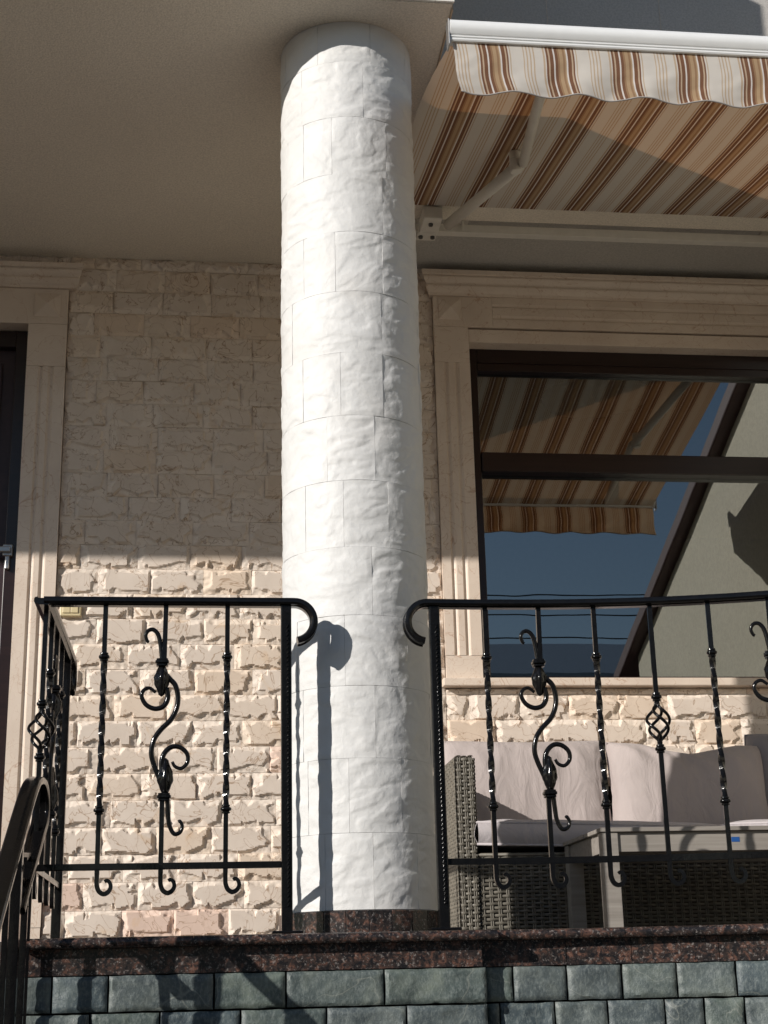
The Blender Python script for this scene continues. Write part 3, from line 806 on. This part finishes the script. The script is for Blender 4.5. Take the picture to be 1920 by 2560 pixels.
def me_bud_top():
    me = leaf(0.738, 0.650).mesh('leaf_bud', True); return me
def me_bud_low():
    me = leaf(0.380, 0.478).mesh('leaf_bud', True); return me

def baluster(kind, root, x, y, rz=0.0):
    def sub(name, fn, par, z=0.0, dx=0.0):
        return link(name, shared(fn), M['iron'], par, (dx, 0, z))
    if kind == 'twist':
        b = link('baluster', shared(me_twist), M['iron'], root, (x, y, 0), rz)
        for z in (0.763, 0.336): sub('knuckle', me_knuckle, b, z)
    elif kind == 'basket':
        b = link('baluster', shared(me_basketbar), M['iron'], root, (x, y, 0), rz)
        sub('basket', me_basket, b); sub('lower_bar', me_lower_basket, b)
        for z in (0.640, 0.490): sub('knuckle', me_knuckle, b, z)
    else:
        b = link('baluster', shared(me_scrollbar), M['iron'], root, (x, y, 0), rz)
        sub('scroll', me_scroll, b); sub('lower_bar', me_lower_scroll, b)
        sub('collar', me_collar, b, 0.747, -0.0075); sub('collar', me_collar, b, 0.370, 0.005)
        sub('leaf_bud', me_bud_top, b, 0, -0.008); sub('leaf_bud', me_bud_low, b, 0, 0.007)
    return b

def post(root, x, y, h=0.0150, top=RZ - 0.006, beads=True, plate=True, side=0.004):
    m = MB(); m.box(-h, h, -h, h, 0.0 if plate else -0.02, top)
    p = m.obj('post', M['iron'], root, bevel=0.003, loc=(x, y, 0))
    if plate:
        m = MB(); m.box(-0.042, 0.042, -0.034, 0.034, 0.0003, 0.0085); m.obj('base_plate', M['iron'], p, bevel=0.0025)
    if beads:
        m = MB(); z = 0.075
        m.box(side - 0.0042, side + 0.0042, -h - 0.0012, -h + 0.001, 0.06, top - 0.055)
        while z < top - 0.065:
            m.add([(side - 0.0044, -h - 0.0012, z - 0.0060), (side + 0.0018, -h - 0.0012, z - 0.0030), (side + 0.0044, -h - 0.0012, z + 0.0060), (side - 0.0018, -h - 0.0012, z + 0.0030),
                   (side - 0.001, -h - 0.0058, z - 0.0012), (side + 0.001, -h - 0.0058, z + 0.0012)],
                  [(0, 1, 4), (1, 5, 4), (1, 2, 5), (2, 3, 5), (3, 4, 5), (3, 0, 4)])
            z += 0.0125
        m.obj('rope_strip', M['iron'], p)
    return p

YR = -0.272; XL = -0.914
def curl(sx):    # scroll at the end of a handrail, in x-z, heading sx
    pts = []
    for k in range(1, 25):
        a = math.pi / 2 - (math.pi * 0.95) * k / 24
        r = 0.058 - 0.002 * k / 24
        pts.append((sx * r * math.cos(a), -0.058 + r * math.sin(a)))
    return pts
# left railing: front run + return towards the house
rl = empty('iron_railing', (-0.58, YR, 0)); tag(rl, 'black wrought iron railing left of the column, turning back towards the door', 'railing', 'terrace railings')
def rp(o, root): 
    o.matrix_parent_inverse = Matrix.Translation(-Vector(root.location)); return o
m = MB(); path = [(XL, YR, RZ), (-0.6, YR, RZ), (-0.30, YR, RZ), (-0.212, YR, RZ)] + [(-0.206 + dx, YR, RZ + dz) for dx, dz in curl(1)]
m.sweep(path, rail_prof, (0, -1, 0)); o = m.obj('handrail', M['iron'], rl); auto_smooth(o.data, 30); rp(o, rl)
YB = 0.478
m = MB(); pth = [(XL, YR - 0.0195, RZ - 0.0004), (XL, 0.1, RZ - 0.0004), (XL, YB + 0.02, RZ - 0.0004)] + [(XL, YB + 0.024 + dx, RZ + dz) for dx, dz in curl(1)]
m.sweep(pth, rail_prof, (1, 0, 0)); o = m.obj('handrail', M['iron'], rl); auto_smooth(o.data, 30); rp(o, rl)
m = MB(); m.box(XL, -0.2445, YR - 0.008, YR + 0.008, 0.1755, 0.1935); rp(m.obj('bottom_rail', M['iron'], rl, bevel=0.002), rl)
m = MB(); m.box(XL - 0.008, XL + 0.008, YR + 0.0085, YB - 0.014, 0.1752, 0.1932); rp(m.obj('bottom_rail', M['iron'], rl, bevel=0.002), rl)
for kind, x in (('twist', -0.742), ('scroll', -0.572), ('twist', -0.397)): rp(baluster(kind, rl, x, YR), rl)
for kind, y in (('basket', -0.215), ('twist', -0.04), ('scroll', 0.13), ('twist', 0.305)): rp(baluster(kind, rl, XL, y, math.pi / 2), rl)
rp(post(rl, -0.2295, YR), rl); rp(post(rl, XL, YB, beads=False, plate=False), rl)
# right railing: bows out towards the street
rr_ = empty('iron_railing', (0.9, -0.33, 0)); tag(rr_, 'black wrought iron railing right of the column, bowing outwards before the sofa', 'railing', 'terrace railings')
xs = [0.19 + 0.03 * k for k in range(79)]
m = MB(); cu = curl(-1)[::-1]
path = [(0.180 + dx, YR, RZ + dz) for dx, dz in cu] + [(q, yr(q), RZ) for q in xs]
sides = [(0, -1, 0)] * len(cu) + [tuple(nrm(q)[0]) for q in xs]
m.sweep(path, rail_prof, sides); o = m.obj('handrail', M['iron'], rr_); auto_smooth(o.data, 30); rp(o, rr_)
m = MB(); xs2 = [0.218] + [q for q in xs if q > 0.22]
m.sweep([(q, yr(q), 0.1845) for q in xs2], [(-0.008, -0.009), (0.008, -0.009), (0.008, 0.009), (-0.008, 0.009)], [tuple(nrm(q)[0]) for q in xs2]); rp(m.obj('bottom_rail', M['iron'], rr_), rr_)
rp(post(rr_, 0.2025, YR, side=0.003), rr_)
for kind, x in (('twist', 0.354), ('scroll', 0.514), ('twist', 0.677), ('basket', 0.841), ('twist', 1.006), ('scroll', 1.172), ('twist', 1.335), ('basket', 1.50), ('twist', 1.66), ('scroll', 1.82), ('twist', 1.98), ('twist', 2.14)):
    n, d = nrm(x); rp(baluster(kind, rr_, x, yr(x), math.atan2(d.y, d.x)), rr_)
rp(post(rr_, 2.32, yr(2.32), beads=False), rr_)

# stair railing at the lower left
sr = empty('stair_railing', (-0.91, -0.6, -1.0)); tag(sr, 'black iron stair handrail with looped end at the lower left', 'railing')
XS = -0.912
wide = [(-0.024, -0.004), (-0.021, -0.0095), (-0.014, -0.0105), (-0.012, -0.007), (0.012, -0.007), (0.014, -0.0105), (0.021, -0.0095), (0.024, -0.004), (0.024, 0.003), (0.020, 0.008), (0.010, 0.011), (-0.010, 0.011), (-0.020, 0.008), (-0.024, 0.003)]
pts = [(XS, -2.6, -0.90), (XS, -1.6, -0.33), (XS, -0.94, 0.078), (XS, -0.60, 0.286), (XS, -0.44, 0.374), (XS, -0.34, 0.408), (XS, -0.24, 0.418), (XS, -0.165, 0.398), (XS, -0.135, 0.355), (XS, -0.16, 0.312), (XS, -0.235, 0.272), (XS, -0.334, 0.215), (XS, -0.50, 0.128), (XS, -0.62, 0.055)]
m = MB(); m.sweep(catmull(pts, 8), wide, (-1, 0, 0)); o = m.obj('handrail', M['iron'], sr); auto_smooth(o.data, 30); rp(o, sr)
def hoop(y_foot, ztop, y_to, z_to, zf):
    p = catmull([(XS, y_foot, zf), (XS, y_foot, ztop - 0.12), (XS, y_foot, ztop - 0.05), (XS, y_foot - 0.02, ztop - 0.012), (XS, y_foot - 0.07, ztop + 0.008), (XS, y_to, z_to)], 6)
    m = MB(); m.sweep(p, [(-0.009, -0.005), (0.009, -0.005), (0.009, 0.005), (-0.009, 0.005)], (1, 0, 0)); return rp(m.obj('hoop_bar', M['iron'], sr, bevel=0.0015), sr)
hoop(-0.352, 0.20, -0.50, 0.19, -0.55); hoop(-0.43, 0.13, -0.56, 0.13, -0.55)
for y, zt in ((-0.575, 0.27), (-0.80, 0.14), (-1.05, -0.01), (-1.3, -0.16), (-1.55, -0.3), (-1.8, -0.45)):
    m = MB(); m.box(XS - 0.007, XS + 0.007, y - 0.007, y + 0.007, zt - 1.0, zt); rp(m.obj('baluster', M['iron'], sr, bevel=0.001), sr)
for y, zt in ((-0.655, 0.235), (-1.9, -0.5)):
    m = MB(); m.box(XS - 0.016, XS + 0.016, y - 0.016, y + 0.016, max(zt - 1.1, -1.75), zt); rp(m.obj('post', M['iron'], sr, bevel=0.003), sr)

# ------------------------------------------------------------------ awning
aw = empty('awning', (1.1, 0.95, 2.90)); tag(aw, 'retractable brown and cream striped awning with white front bar', 'awning')
def ap(o): o.parent = aw; o.matrix_parent_inverse = Matrix.Translation((-1.1, -0.95, -2.90)); return o
AX0, AX1 = 0.268, 2.24
bp = [(0.0, 0.0), (-0.012, 0.001), (-0.0145, 0.005), (-0.0145, 0.010), (-0.010, 0.0105), (-0.010, 0.0125), (-0.016, 0.0135), (-0.0165, 0.018), (-0.012, 0.0185), (-0.012, 0.0205), (-0.018, 0.022),
      (-0.026, 0.034), (-0.0285, 0.046), (-0.026, 0.060), (-0.018, 0.072), (-0.006, 0.078), (0.010, 0.078), (0.022, 0.070), (0.026, 0.050), (0.024, 0.020), (0.014, 0.0)]
YBAR, ZBAR = -0.560, 2.640
m = MB(); vs_ = []
for xx in (AX0, AX1): vs_ += [(xx, YBAR + a, ZBAR + b) for a, b in bp]
N = len(bp); m.add(vs_, [(k, (k + 1) % N, N + (k + 1) % N, N + k) for k in range(N)] + [tuple(range(N - 1, -1, -1)), tuple(range(N, 2 * N))])
o = m.obj('front_bar', M['alu']); auto_smooth(o.data, 32); ap(o)
for xx, sgn in ((AX0, -1), (AX1, 1)):
    m = MB(); x0, x1 = sorted((xx + sgn * 0.0005, xx + sgn * 0.006)); m.box(x0, x1, YBAR - 0.020, YBAR + 0.024, ZBAR - 0.016, ZBAR + 0.076)
    e = ap(m.obj('end_cap', M['steel'], bevel=0.002))
FZ = lambda y: 2.733 + 0.172 * (y + 0.052)
FX0, FX1 = 0.285, 2.22
YA, YBk = YBAR + 0.012, 0.905
def stripe_uv(me, xmap=None):
    uv = me.uv_layers.new(name='stripe')
    for lp_ in me.loops:
        v = me.vertices[lp_.vertex_index].co; uv.data[lp_.index].uv = ((xmap(v) if xmap else v.x), v.z)
def fab(u, v):
    y = YA + (YBk - YA) * v; xl = FX0 - 0.012 - 0.040 * math.sin(math.pi * min(1, v * 1.2)); x = xl + (FX1 - xl) * u
    sag = -0.012 * math.sin(math.pi * v) * (1 - 0.3 * math.cos(2 * math.pi * u)) + 0.0025 * noise.noise(Vector((x * 3, y * 3, 0)))
    edge = math.exp(-(x - FX0) / 0.05) * 0.010 * math.sin(math.pi * v)
    wr = -0.006 * math.exp(-((x - FX0 - 0.02 - 0.22 * (0.905 - y)) / 0.018) ** 2) * max(0, (v - 0.6) / 0.4) * max(0, 1 - v)* 4
    return (x + edge * 0.6, y, FZ(y) + sag + edge + wr)
m = MB(); m.grid(fab, 90, 50); o = m.obj('canopy', M['awning'], smooth=True); stripe_uv(o.data); ap(o)
def val(u, v):      # valance: v=0 top, 1 bottom
    x = FX0 - 0.012 + (FX1 - FX0 + 0.02) * u
    L = 0.172 + 0.0065 * math.cos(2 * math.pi * (x - 0.655) / 0.2115 + math.pi) + 0.004 * noise.noise(Vector((x * 4, 7, 0)))
    d = 0.006 * noise.noise(Vector((x * 9, v * 2.0, 3))) + 0.004 * math.sin(2 * math.pi * (x / 0.2115) + 4 * v) * v + 0.0022 * noise.noise(Vector((x * 25, v * 7, 9)))
    sh = 0.024 * v * math.exp(-(x - FX0) / 0.8) + 0.004 * math.sin(v * 6 + 0.9 * math.sin(x * 3)) * (0.3 + v)
    return (x + sh, YBAR - 0.004 + 0.018 * v * v * 0.5 + d * (0.25 + v), ZBAR + 0.004 - L * v)
m = MB(); m.grid(val, 300, 26); o = m.obj('valance', M['awning'], smooth=True)
uvl = o.data.uv_layers.new(name='stripe')
for pl in o.data.polygons:
    for li, vi in zip(pl.loop_indices, pl.vertices):
        i_ = vi % 301; uvl.data[li].uv = (FX0 - 0.012 + (FX1 - FX0 + 0.02) * i_ / 300, 0)
ap(o)
m = MB(); m.tube([val(k / 300, 1.0) for k in range(301)], 0.0024, 6); ap(m.obj('hem', M['hem'], smooth=True))
# hood, torque bar, brackets
m = MB(); m.box(0.34, 2.21, 0.895, 1.035, 2.905, 2.938); ap(m.obj('hood', M['soffit'], bevel=0.004))
m = MB(); m.box(0.30, 2.22, 1.045, 1.085, 2.856, 2.894); ap(m.obj('torque_bar', M['arm'], bevel=0.003))
for bx, s in ((0.438, 1), (2.10, -1)):
    m = MB(); m.box(bx - 0.040, bx + 0.040, 1.030, 1.100, 2.840, 2.9405); m.box(bx - 0.052, bx + 0.052, 1.10, 1.20, 2.931, 2.9405)
    br = ap(m.obj('bracket', M['arm'], bevel=0.003))
    m = MB(); m.box(bx - 0.036, bx + 0.044, 0.905, 1.029, 2.838, 2.896); ap(m.obj('shoulder', M['arm'], bevel=0.006))
    for q in ((bx - 0.026, 1.062), (bx + 0.024, 1.062), (bx + 0.0, 0.95)):
        m = MB(); m.lathe([(0.0095, -0.009), (0.0095, 0.0), (0.005, 0.001)], (q[0], q[1], 2.838 + (0.002 if q[1] > 1 else 0)), 12); ap(m.obj('bolt', M['bolt']))
    px_ = bx + s * 0.15
    m = MB(); m.box(px_ - 0.035, px_ + 0.035, 1.06, 1.20, 2.929, 2.9405); m.box(px_ - 0.004, px_ + 0.004, 1.03, 1.036, 2.86, 2.93); ap(m.obj('ceiling_plate', M['arm'], bevel=0.001))
    def arm_prof(w, h): return [(w * math.cos(2 * math.pi * k / 14), h * math.sin(2 * math.pi * k / 14)) for k in range(14)]
    sh_ = Vector((bx + s * 0.075, 0.965, 2.845)); el = Vector((bx + s * 0.222, 0.255, FZ(0.255) - 0.075)); fr2 = Vector((bx + s * 0.175, YBAR + 0.03, ZBAR + 0.030))
    m = MB(); m.sweep([sh_, sh_.lerp(el, 0.5), el], arm_prof(0.0245, 0.021), (0, 0, 1)); ap(m.obj('upper_arm', M['arm'], smooth=True))
    m = MB(); m.sweep([el + Vector((s * 0.012, -0.01, 0.004)), el.lerp(fr2, 0.5), fr2], arm_prof(0.0205, 0.018), (0, 0, 1)); ap(m.obj('forearm', M['arm'], smooth=True))
    m = MB(); m.lathe([(0.018, -0.028), (0.022, -0.024), (0.022, 0.020), (0.019, 0.021), (0.019, 0.024), (0.022, 0.025), (0.022, 0.052), (0.019, 0.056)], (el.x - s * 0.012, el.y + 0.012, el.z + 0.004), 20); o = m.obj('elbow', M['arm']); auto_smooth(o.data, 40); ap(o)

# ------------------------------------------------------------------ sofa
SX0, SX1, SYF, SYB = 0.412, 2.28, 0.68, 1.47
sofa = empty('sofa', (1.35, 1.05, 0)); tag(sofa, 'grey brown woven rattan sofa against the wall under the window', 'sofa')
def sp(o): o.parent = sofa; o.matrix_parent_inverse = Matrix.Translation((-1.35, -1.05, 0)); return o
def weave(name, O, U, V, Nn, w, h, du=0.029, dv=0.0127):
    O, U, V, Nn = Vector(O), Vector(U), Vector(V), Vector(Nn); m = MB(); cols = max(1, int(round(w / du))); du = w / cols; rws = max(1, int(round(h / dv))); dv = h / rws
    A = 0.0034; ns = 6
    for j in range(rws):
        vv = (j + 0.5) * dv; vs_ = []; fs_ = []
        pr = [(-0.0046, 0.0), (-0.0025, 0.0015), (0.0025, 0.0015), (0.0046, 0.0)]
        wob = random.Random(j * 7 + cols).uniform(-0.0006, 0.0006)
        for i in range(cols * ns + 1):
            u = i / ns * du; n = A * (-1) ** j * math.cos(math.pi * (u / du - 0.5)) if True else 0
            for a, b in pr: vs_.append(O + U * u + V * (vv + a + wob) + Nn * (0.004 + n + b))
        for i in range(cols * ns):
            for k in range(3): fs_.append((i * 4 + k, (i + 1) * 4 + k, (i + 1) * 4 + k + 1, i * 4 + k + 1))
        m.add(vs_, fs_)
    for i in range(cols):
        for du_ in (-0.0035, 0.0035):
            u = (i + 0.5) * du + du_
            vs_ = []; fs_ = []
            for e in (0, h):
                for a, b in ((-0.0028, 0.0), (-0.0014, 0.0022), (0.0014, 0.0022), (0.0028, 0.0)): vs_.append(O + U * (u + a) + V * e + Nn * (0.0042 + b))
            for k in range(3): fs_.append((k, k + 1, 4 + k + 1, 4 + k))
            m.add(vs_, fs_)
    o = m.obj(name, M['wicker'], smooth=True); o['kind'] = 'stuff'; return sp(o)
m = MB(); m.box(SX0, SX0 + 0.062, SYF, SYB, 0.0, 0.612); sp(m.obj('arm', M['wicker_in'], bevel=0.006))
m = MB(); m.box(SX0 + 0.064, SX1 - 0.064, SYF + 0.012, SYB, 0.02, 0.278); sp(m.obj('seat_base', M['wicker_in']))
m = MB(); m.box(SX0 + 0.064, SX1 - 0.064, SYB - 0.05, SYB, 0.279, 0.60); sp(m.obj('backrest', M['wicker_in']))
m = MB(); m.box(SX1 - 0.062, SX1, SYF, SYB, 0.0, 0.612); sp(m.obj('arm', M['wicker_in'], bevel=0.006))
weave('arm_weave', (SX0, SYF, 0.005), (1, 0, 0), (0, 0, 1), (0, -1, 0), 0.062, 0.606, 0.0207)
weave('arm_weave', (SX0, SYB, 0.005), (0, -1, 0), (0, 0, 1), (-1, 0, 0), SYB - SYF, 0.606, 0.029)
weave('arm_weave', (SX0, SYF, 0.612), (1, 0, 0), (0, 1, 0), (0, 0, 1), 0.062, SYB - SYF, 0.0207)
weave('arm_weave', (SX0 + 0.062, SYF, 0.30), (0, 1, 0), (0, 0, 1), (1, 0, 0), SYB - SYF, 0.312, 0.029)
weave('apron_weave', (SX0 + 0.064, SYF + 0.012, 0.02), (1, 0, 0), (0, 0, 1), (0, -1, 0), SX1 - SX0 - 0.128, 0.256)
m = MB(); m.tube([(SX0 + 0.066, SYF + 0.006, 0.279), (SX1 - 0.066, SYF + 0.006, 0.279)], 0.006, 8, (0, 0, 1)); sp(m.obj('apron_rim', M['wicker'], smooth=True))

def pillow(name, mat, w, h, th, loc, rot, label, seed, sagtop=0.0, corner=0.03, grp=None):
    ph = empty(name, loc); ph.rotation_euler = rot; tag(ph, label, 'cushion', grp)
    so = seed * 13.7; nu, nv = 56, 44
    def outline(u, v):
        x = w / 2 * u * (1 - 0.055 * (1 - abs(v)) ** 2 * abs(u) ** 6 * 0.6); z = h / 2 * v * (1 - 0.05 * (1 - abs(u)) ** 1.5 * abs(v) ** 6 * 0.7)
        if v > 0: z -= sagtop * math.exp(-(u / 0.5) ** 2) * v ** 2
        return x, z
    m = MB()
    for sg in (-1, 1):
        def f(a, b, sg=sg):
            u, v = 2 * a - 1, 2 * b - 1; x, z = outline(u, v)
            t = th / 2 * ((1 - abs(u) ** 4.5) * (1 - abs(v) ** 4.0)) ** 0.42
            cr = noise.noise(Vector((x * 3 + so, z * 3, sg))) * 0.018 + noise.noise(Vector((x * 14 + so, z * 5, sg * 3))) * 0.009 * (0.3 + abs(v))
            fold = 0.011 * math.sin(16 * (u + 0.55 * v * v) + so) * max(0, v) ** 2 * (1 if sagtop > 0 else 0.4) + 0.007 * math.sin(22 * v + so) * max(0, abs(u) - 0.7) * 2
            k = min(1.0, 4 * (1 - max(abs(u), abs(v))))
            return (x, sg * (t + (cr + fold) * k) , z)
        if sg < 0: m.grid(f, nu, nv)
        else: m.grid(lambda a, b: f(1 - a, b), nu, nv)
    o = m.obj('cover', mat, ph, smooth=True)
    ring = [(-1 + 2 * k / 30, -1) for k in range(30)] + [(1, -1 + 2 * k / 24) for k in range(24)] + [(1 - 2 * k / 30, 1) for k in range(30)] + [(-1, 1 - 2 * k / 24) for k in range(25)]
    m = MB(); m.tube([(outline(u, v)[0], 0, outline(u, v)[1]) for u, v in ring], 0.0042, 6); m.obj('piping', mat, ph, smooth=True)
    return ph
R_ = math.radians
pillow('back_cushion', M['cushion'], 0.665, 0.46, 0.17, (0.800, 1.325, 0.545), (R_(-10), 0, R_(1)), 'mauve grey back cushion nearest the rattan arm', 1, 0.0, grp='sofa back cushions')
pillow('back_cushion', M['cushion'], 0.625, 0.45, 0.19, (1.440, 1.285, 0.535), (R_(-14), R_(2), R_(-3)), 'mauve grey back cushion with slumped top in the middle of the sofa', 2, 0.045, grp='sofa back cushions')
pillow('back_cushion', M['cushion_g'], 0.60, 0.48, 0.18, (1.985, 1.24, 0.55), (R_(-10), R_(2), R_(-22)), 'darker grey back cushion at the right edge of the picture', 3, 0.0, grp='sofa back cushions')
# seat cushions: boxed edge with piping
def seat_cushion(x0, x1, y0, y1, z0, z1, label, seed, lift):
    ph = empty('seat_cushion', ((x0 + x1) / 2, (y0 + y1) / 2, z0)); tag(ph, label, 'cushion', 'sofa seat cushions')
    w, d, h = x1 - x0, y1 - y0, z1 - z0; m = MB(); nu, nv = 50, 30
    def top(a, b):
        u, v = 2 * a - 1, 2 * b - 1; e = ((1 - abs(u) ** 6) * (1 - abs(v) ** 6)) ** 0.5
        return (w / 2 * u, d / 2 * v, h + 0.022 * e + 0.004 * noise.noise(Vector((u * 4 + seed, v * 3, 0))) * e + lift * u)
    m.grid(top, nu, nv)
    def side(P0, P1):
        P0, P1 = Vector(P0), Vector(P1); nn = (P1 - P0).cross(Vector((0, 0, 1))).normalized()
        def f(a, b):
            q = P0.lerp(P1, a); bul = 0.012 * math.sin(math.pi * b) + 0.0022 * noise.noise(Vector((a * 30 * (P1 - P0).length, b * 2, seed))) * math.sin(math.pi * b)
            u = q.x / (w / 2)
            zz = b * h + lift * u
            return (q.x + nn.x * bul, q.y + nn.y * bul, zz)
        m.grid(f, 60, 8)
    c = [(-w / 2, -d / 2, 0), (w / 2, -d / 2, 0), (w / 2, d / 2, 0), (-w / 2, d / 2, 0)]
    for k in range(4): side(c[k], c[(k + 1) % 4])
    m.add([(q[0], q[1], lift * q[0] / (w / 2)) for q in c], [(3, 2, 1, 0)])
    m.obj('cover', M['cushion_l'], ph, smooth=True)
    for zz in (0.0, h):
        m = MB(); m.tube([(q[0], q[1], zz + lift * q[0] / (w / 2)) for q in c + c[:1]], 0.0042, 6, (0, 0, 1)); m.obj('piping', M['cushion_l'], ph, smooth=True)
seat_cushion(SX0 + 0.066, 1.365, SYF - 0.012, 1.30, 0.302, 0.376, 'pale lilac grey seat cushion beside the rattan arm, behind the table', 1.0, -0.012)
seat_cushion(1.372, SX1 - 0.070, SYF - 0.012, 1.30, 0.300, 0.378, 'pale lilac grey seat cushion at the right end of the sofa', 5.0, 0.006)

# ------------------------------------------------------------------ table
TX0, TX1, TY0, TY1, TZ = 0.762, 1.95, 0.10, 0.60, 0.309
tb = empty('coffee_table', ((TX0 + TX1) / 2, (TY0 + TY1) / 2, 0)); tag(tb, 'low grey slatted wooden coffee table in front of the sofa', 'table')
def tpn(o): o.parent = tb; o.matrix_parent_inverse = Matrix.Translation((-(TX0 + TX1) / 2, -(TY0 + TY1) / 2, 0)); return o
for a, b in ((TX0, TX0 + 0.05), (TX1 - 0.05, TX1)):
    for c, d in ((TY0, TY0 + 0.05), (TY1 - 0.05, TY1)):
        m = MB(); m.box(a, b, c, d, 0.0, TZ - 0.0135); tpn(m.obj('leg', M['table'], bevel=0.002))
m = MB(); m.box(TX0 + 0.051, TX1 - 0.051, TY0 + 0.008, TY0 + 0.028, 0.236, TZ - 0.0135); ap_ = tpn(m.obj('apron', M['table'], bevel=0.0015))
m = MB(); m.box(TX0 + 0.051, TX1 - 0.051, TY1 - 0.028, TY1 - 0.008, 0.236, TZ - 0.0135); tpn(m.obj('apron', M['table'], bevel=0.0015))
m = MB(); m.box(TX0 + 0.008, TX0 + 0.028, TY0 + 0.051, TY1 - 0.051, 0.236, TZ - 0.0135); tpn(m.obj('apron', M['table'], bevel=0.0015))
m = MB(); m.box(TX1 - 0.028, TX1 - 0.008, TY0 + 0.051, TY1 - 0.051, 0.236, TZ - 0.0135); tpn(m.obj('apron', M['table'], bevel=0.0015))
ns = 7
for k in range(ns):
    a = TY0 - 0.006 + (TY1 - TY0 + 0.012) * k / ns; b = TY0 - 0.006 + (TY1 - TY0 + 0.012) * (k + 1) / ns - 0.006
    m = MB(); m.box(TX0 - 0.006, TX1 + 0.006, a, b, TZ - 0.013, TZ); tpn(m.obj('slat', M['table'], bevel=0.0015))
m = MB(); m.box(1.176, 1.202, TY0 + 0.0072, TY0 + 0.0082, 0.262, 0.277); tpn(m.obj('sticker', M['sticker']))

# ------------------------------------------------------------------ across the street (seen in the window glass, plus a house added to block sky)
def neighbour(x0, x1, y0, y1, zt, label, mat):
    nh = empty('neighbour_house', ((x0 + x1) / 2, y1, -1.75)); tag(nh, label, 'house', 'houses across the street')
    inv = Matrix.Translation((-(x0 + x1) / 2, -y1, 1.75))
    def np_(o, p=None): o.parent = p or nh; o.matrix_parent_inverse = inv if p is None else Matrix.Identity(4); return o
    m = MB(); m.box(x0, x1, y0, y1, -1.75, zt); np_(m.obj('wall', mat))
    ym = (y0 + y1) / 2; q = []
    for xx in (x0 - 0.4, x1 + 0.4): q += [(xx, y1 + 0.5, zt - 0.16), (xx, ym, zt + 1.5), (xx, y0 - 0.5, zt - 0.16), (xx, y0 - 0.5, zt - 0.3), (xx, ym, zt + 1.3), (xx, y1 + 0.5, zt - 0.3)]
    m = MB(); m.add(q, [(k, (k + 1) % 6, 6 + (k + 1) % 6, 6 + k) for k in range(6)] + [(5, 4, 3, 2, 1, 0), (6, 7, 8, 9, 10, 11)]); np_(m.obj('roof', M['slateroof']))
    n = int((x1 - x0) / 4)
    for k in range(n):
        xx = x0 + (k + 0.35) * (x1 - x0) / n
        for z in (-0.4, 2.5):
            m = MB(); m.box(xx, xx + 1.3, y1 - 0.05, y1 + 0.015, z, z + 1.4); w_ = np_(m.obj('window', M['frame'], bevel=0.02))
            m = MB(); m.box(xx + 0.08, xx + 1.22, y1 + 0.016, y1 + 0.02, z + 0.08, z + 1.32); np_(m.obj('pane', M['glass']), w_)
neighbour(-1, 17, -26, -18, 5.7, 'long pale grey house across the street, mirrored in the window', M['house2'])
neighbour(-22, -3.5, -27, -19, 4.6, 'unseen cream house added left of the grey one to block low sky', M['wing'])  # added out of view to cut the low sky light reaching the terrace
for k, (z, y, dz) in enumerate(((4.50, -9.0, 0.02), (4.36, -9.3, -0.03), (4.05, -9.2, -0.05))):
    pts = [(-30 + 3 * i, y, z + dz * (i / 20 - 0.5) * 6 + 0.5 * ((i - 10) / 10.0) ** 2) for i in range(21)]
    m = MB(); m.tube(pts, 0.008, 6); tag(m.obj('overhead_wire', M['cable']), ['highest', 'middle', 'lowest'][k] + ' overhead wire crossing the street, mirrored in the window', 'wire', 'overhead wires')
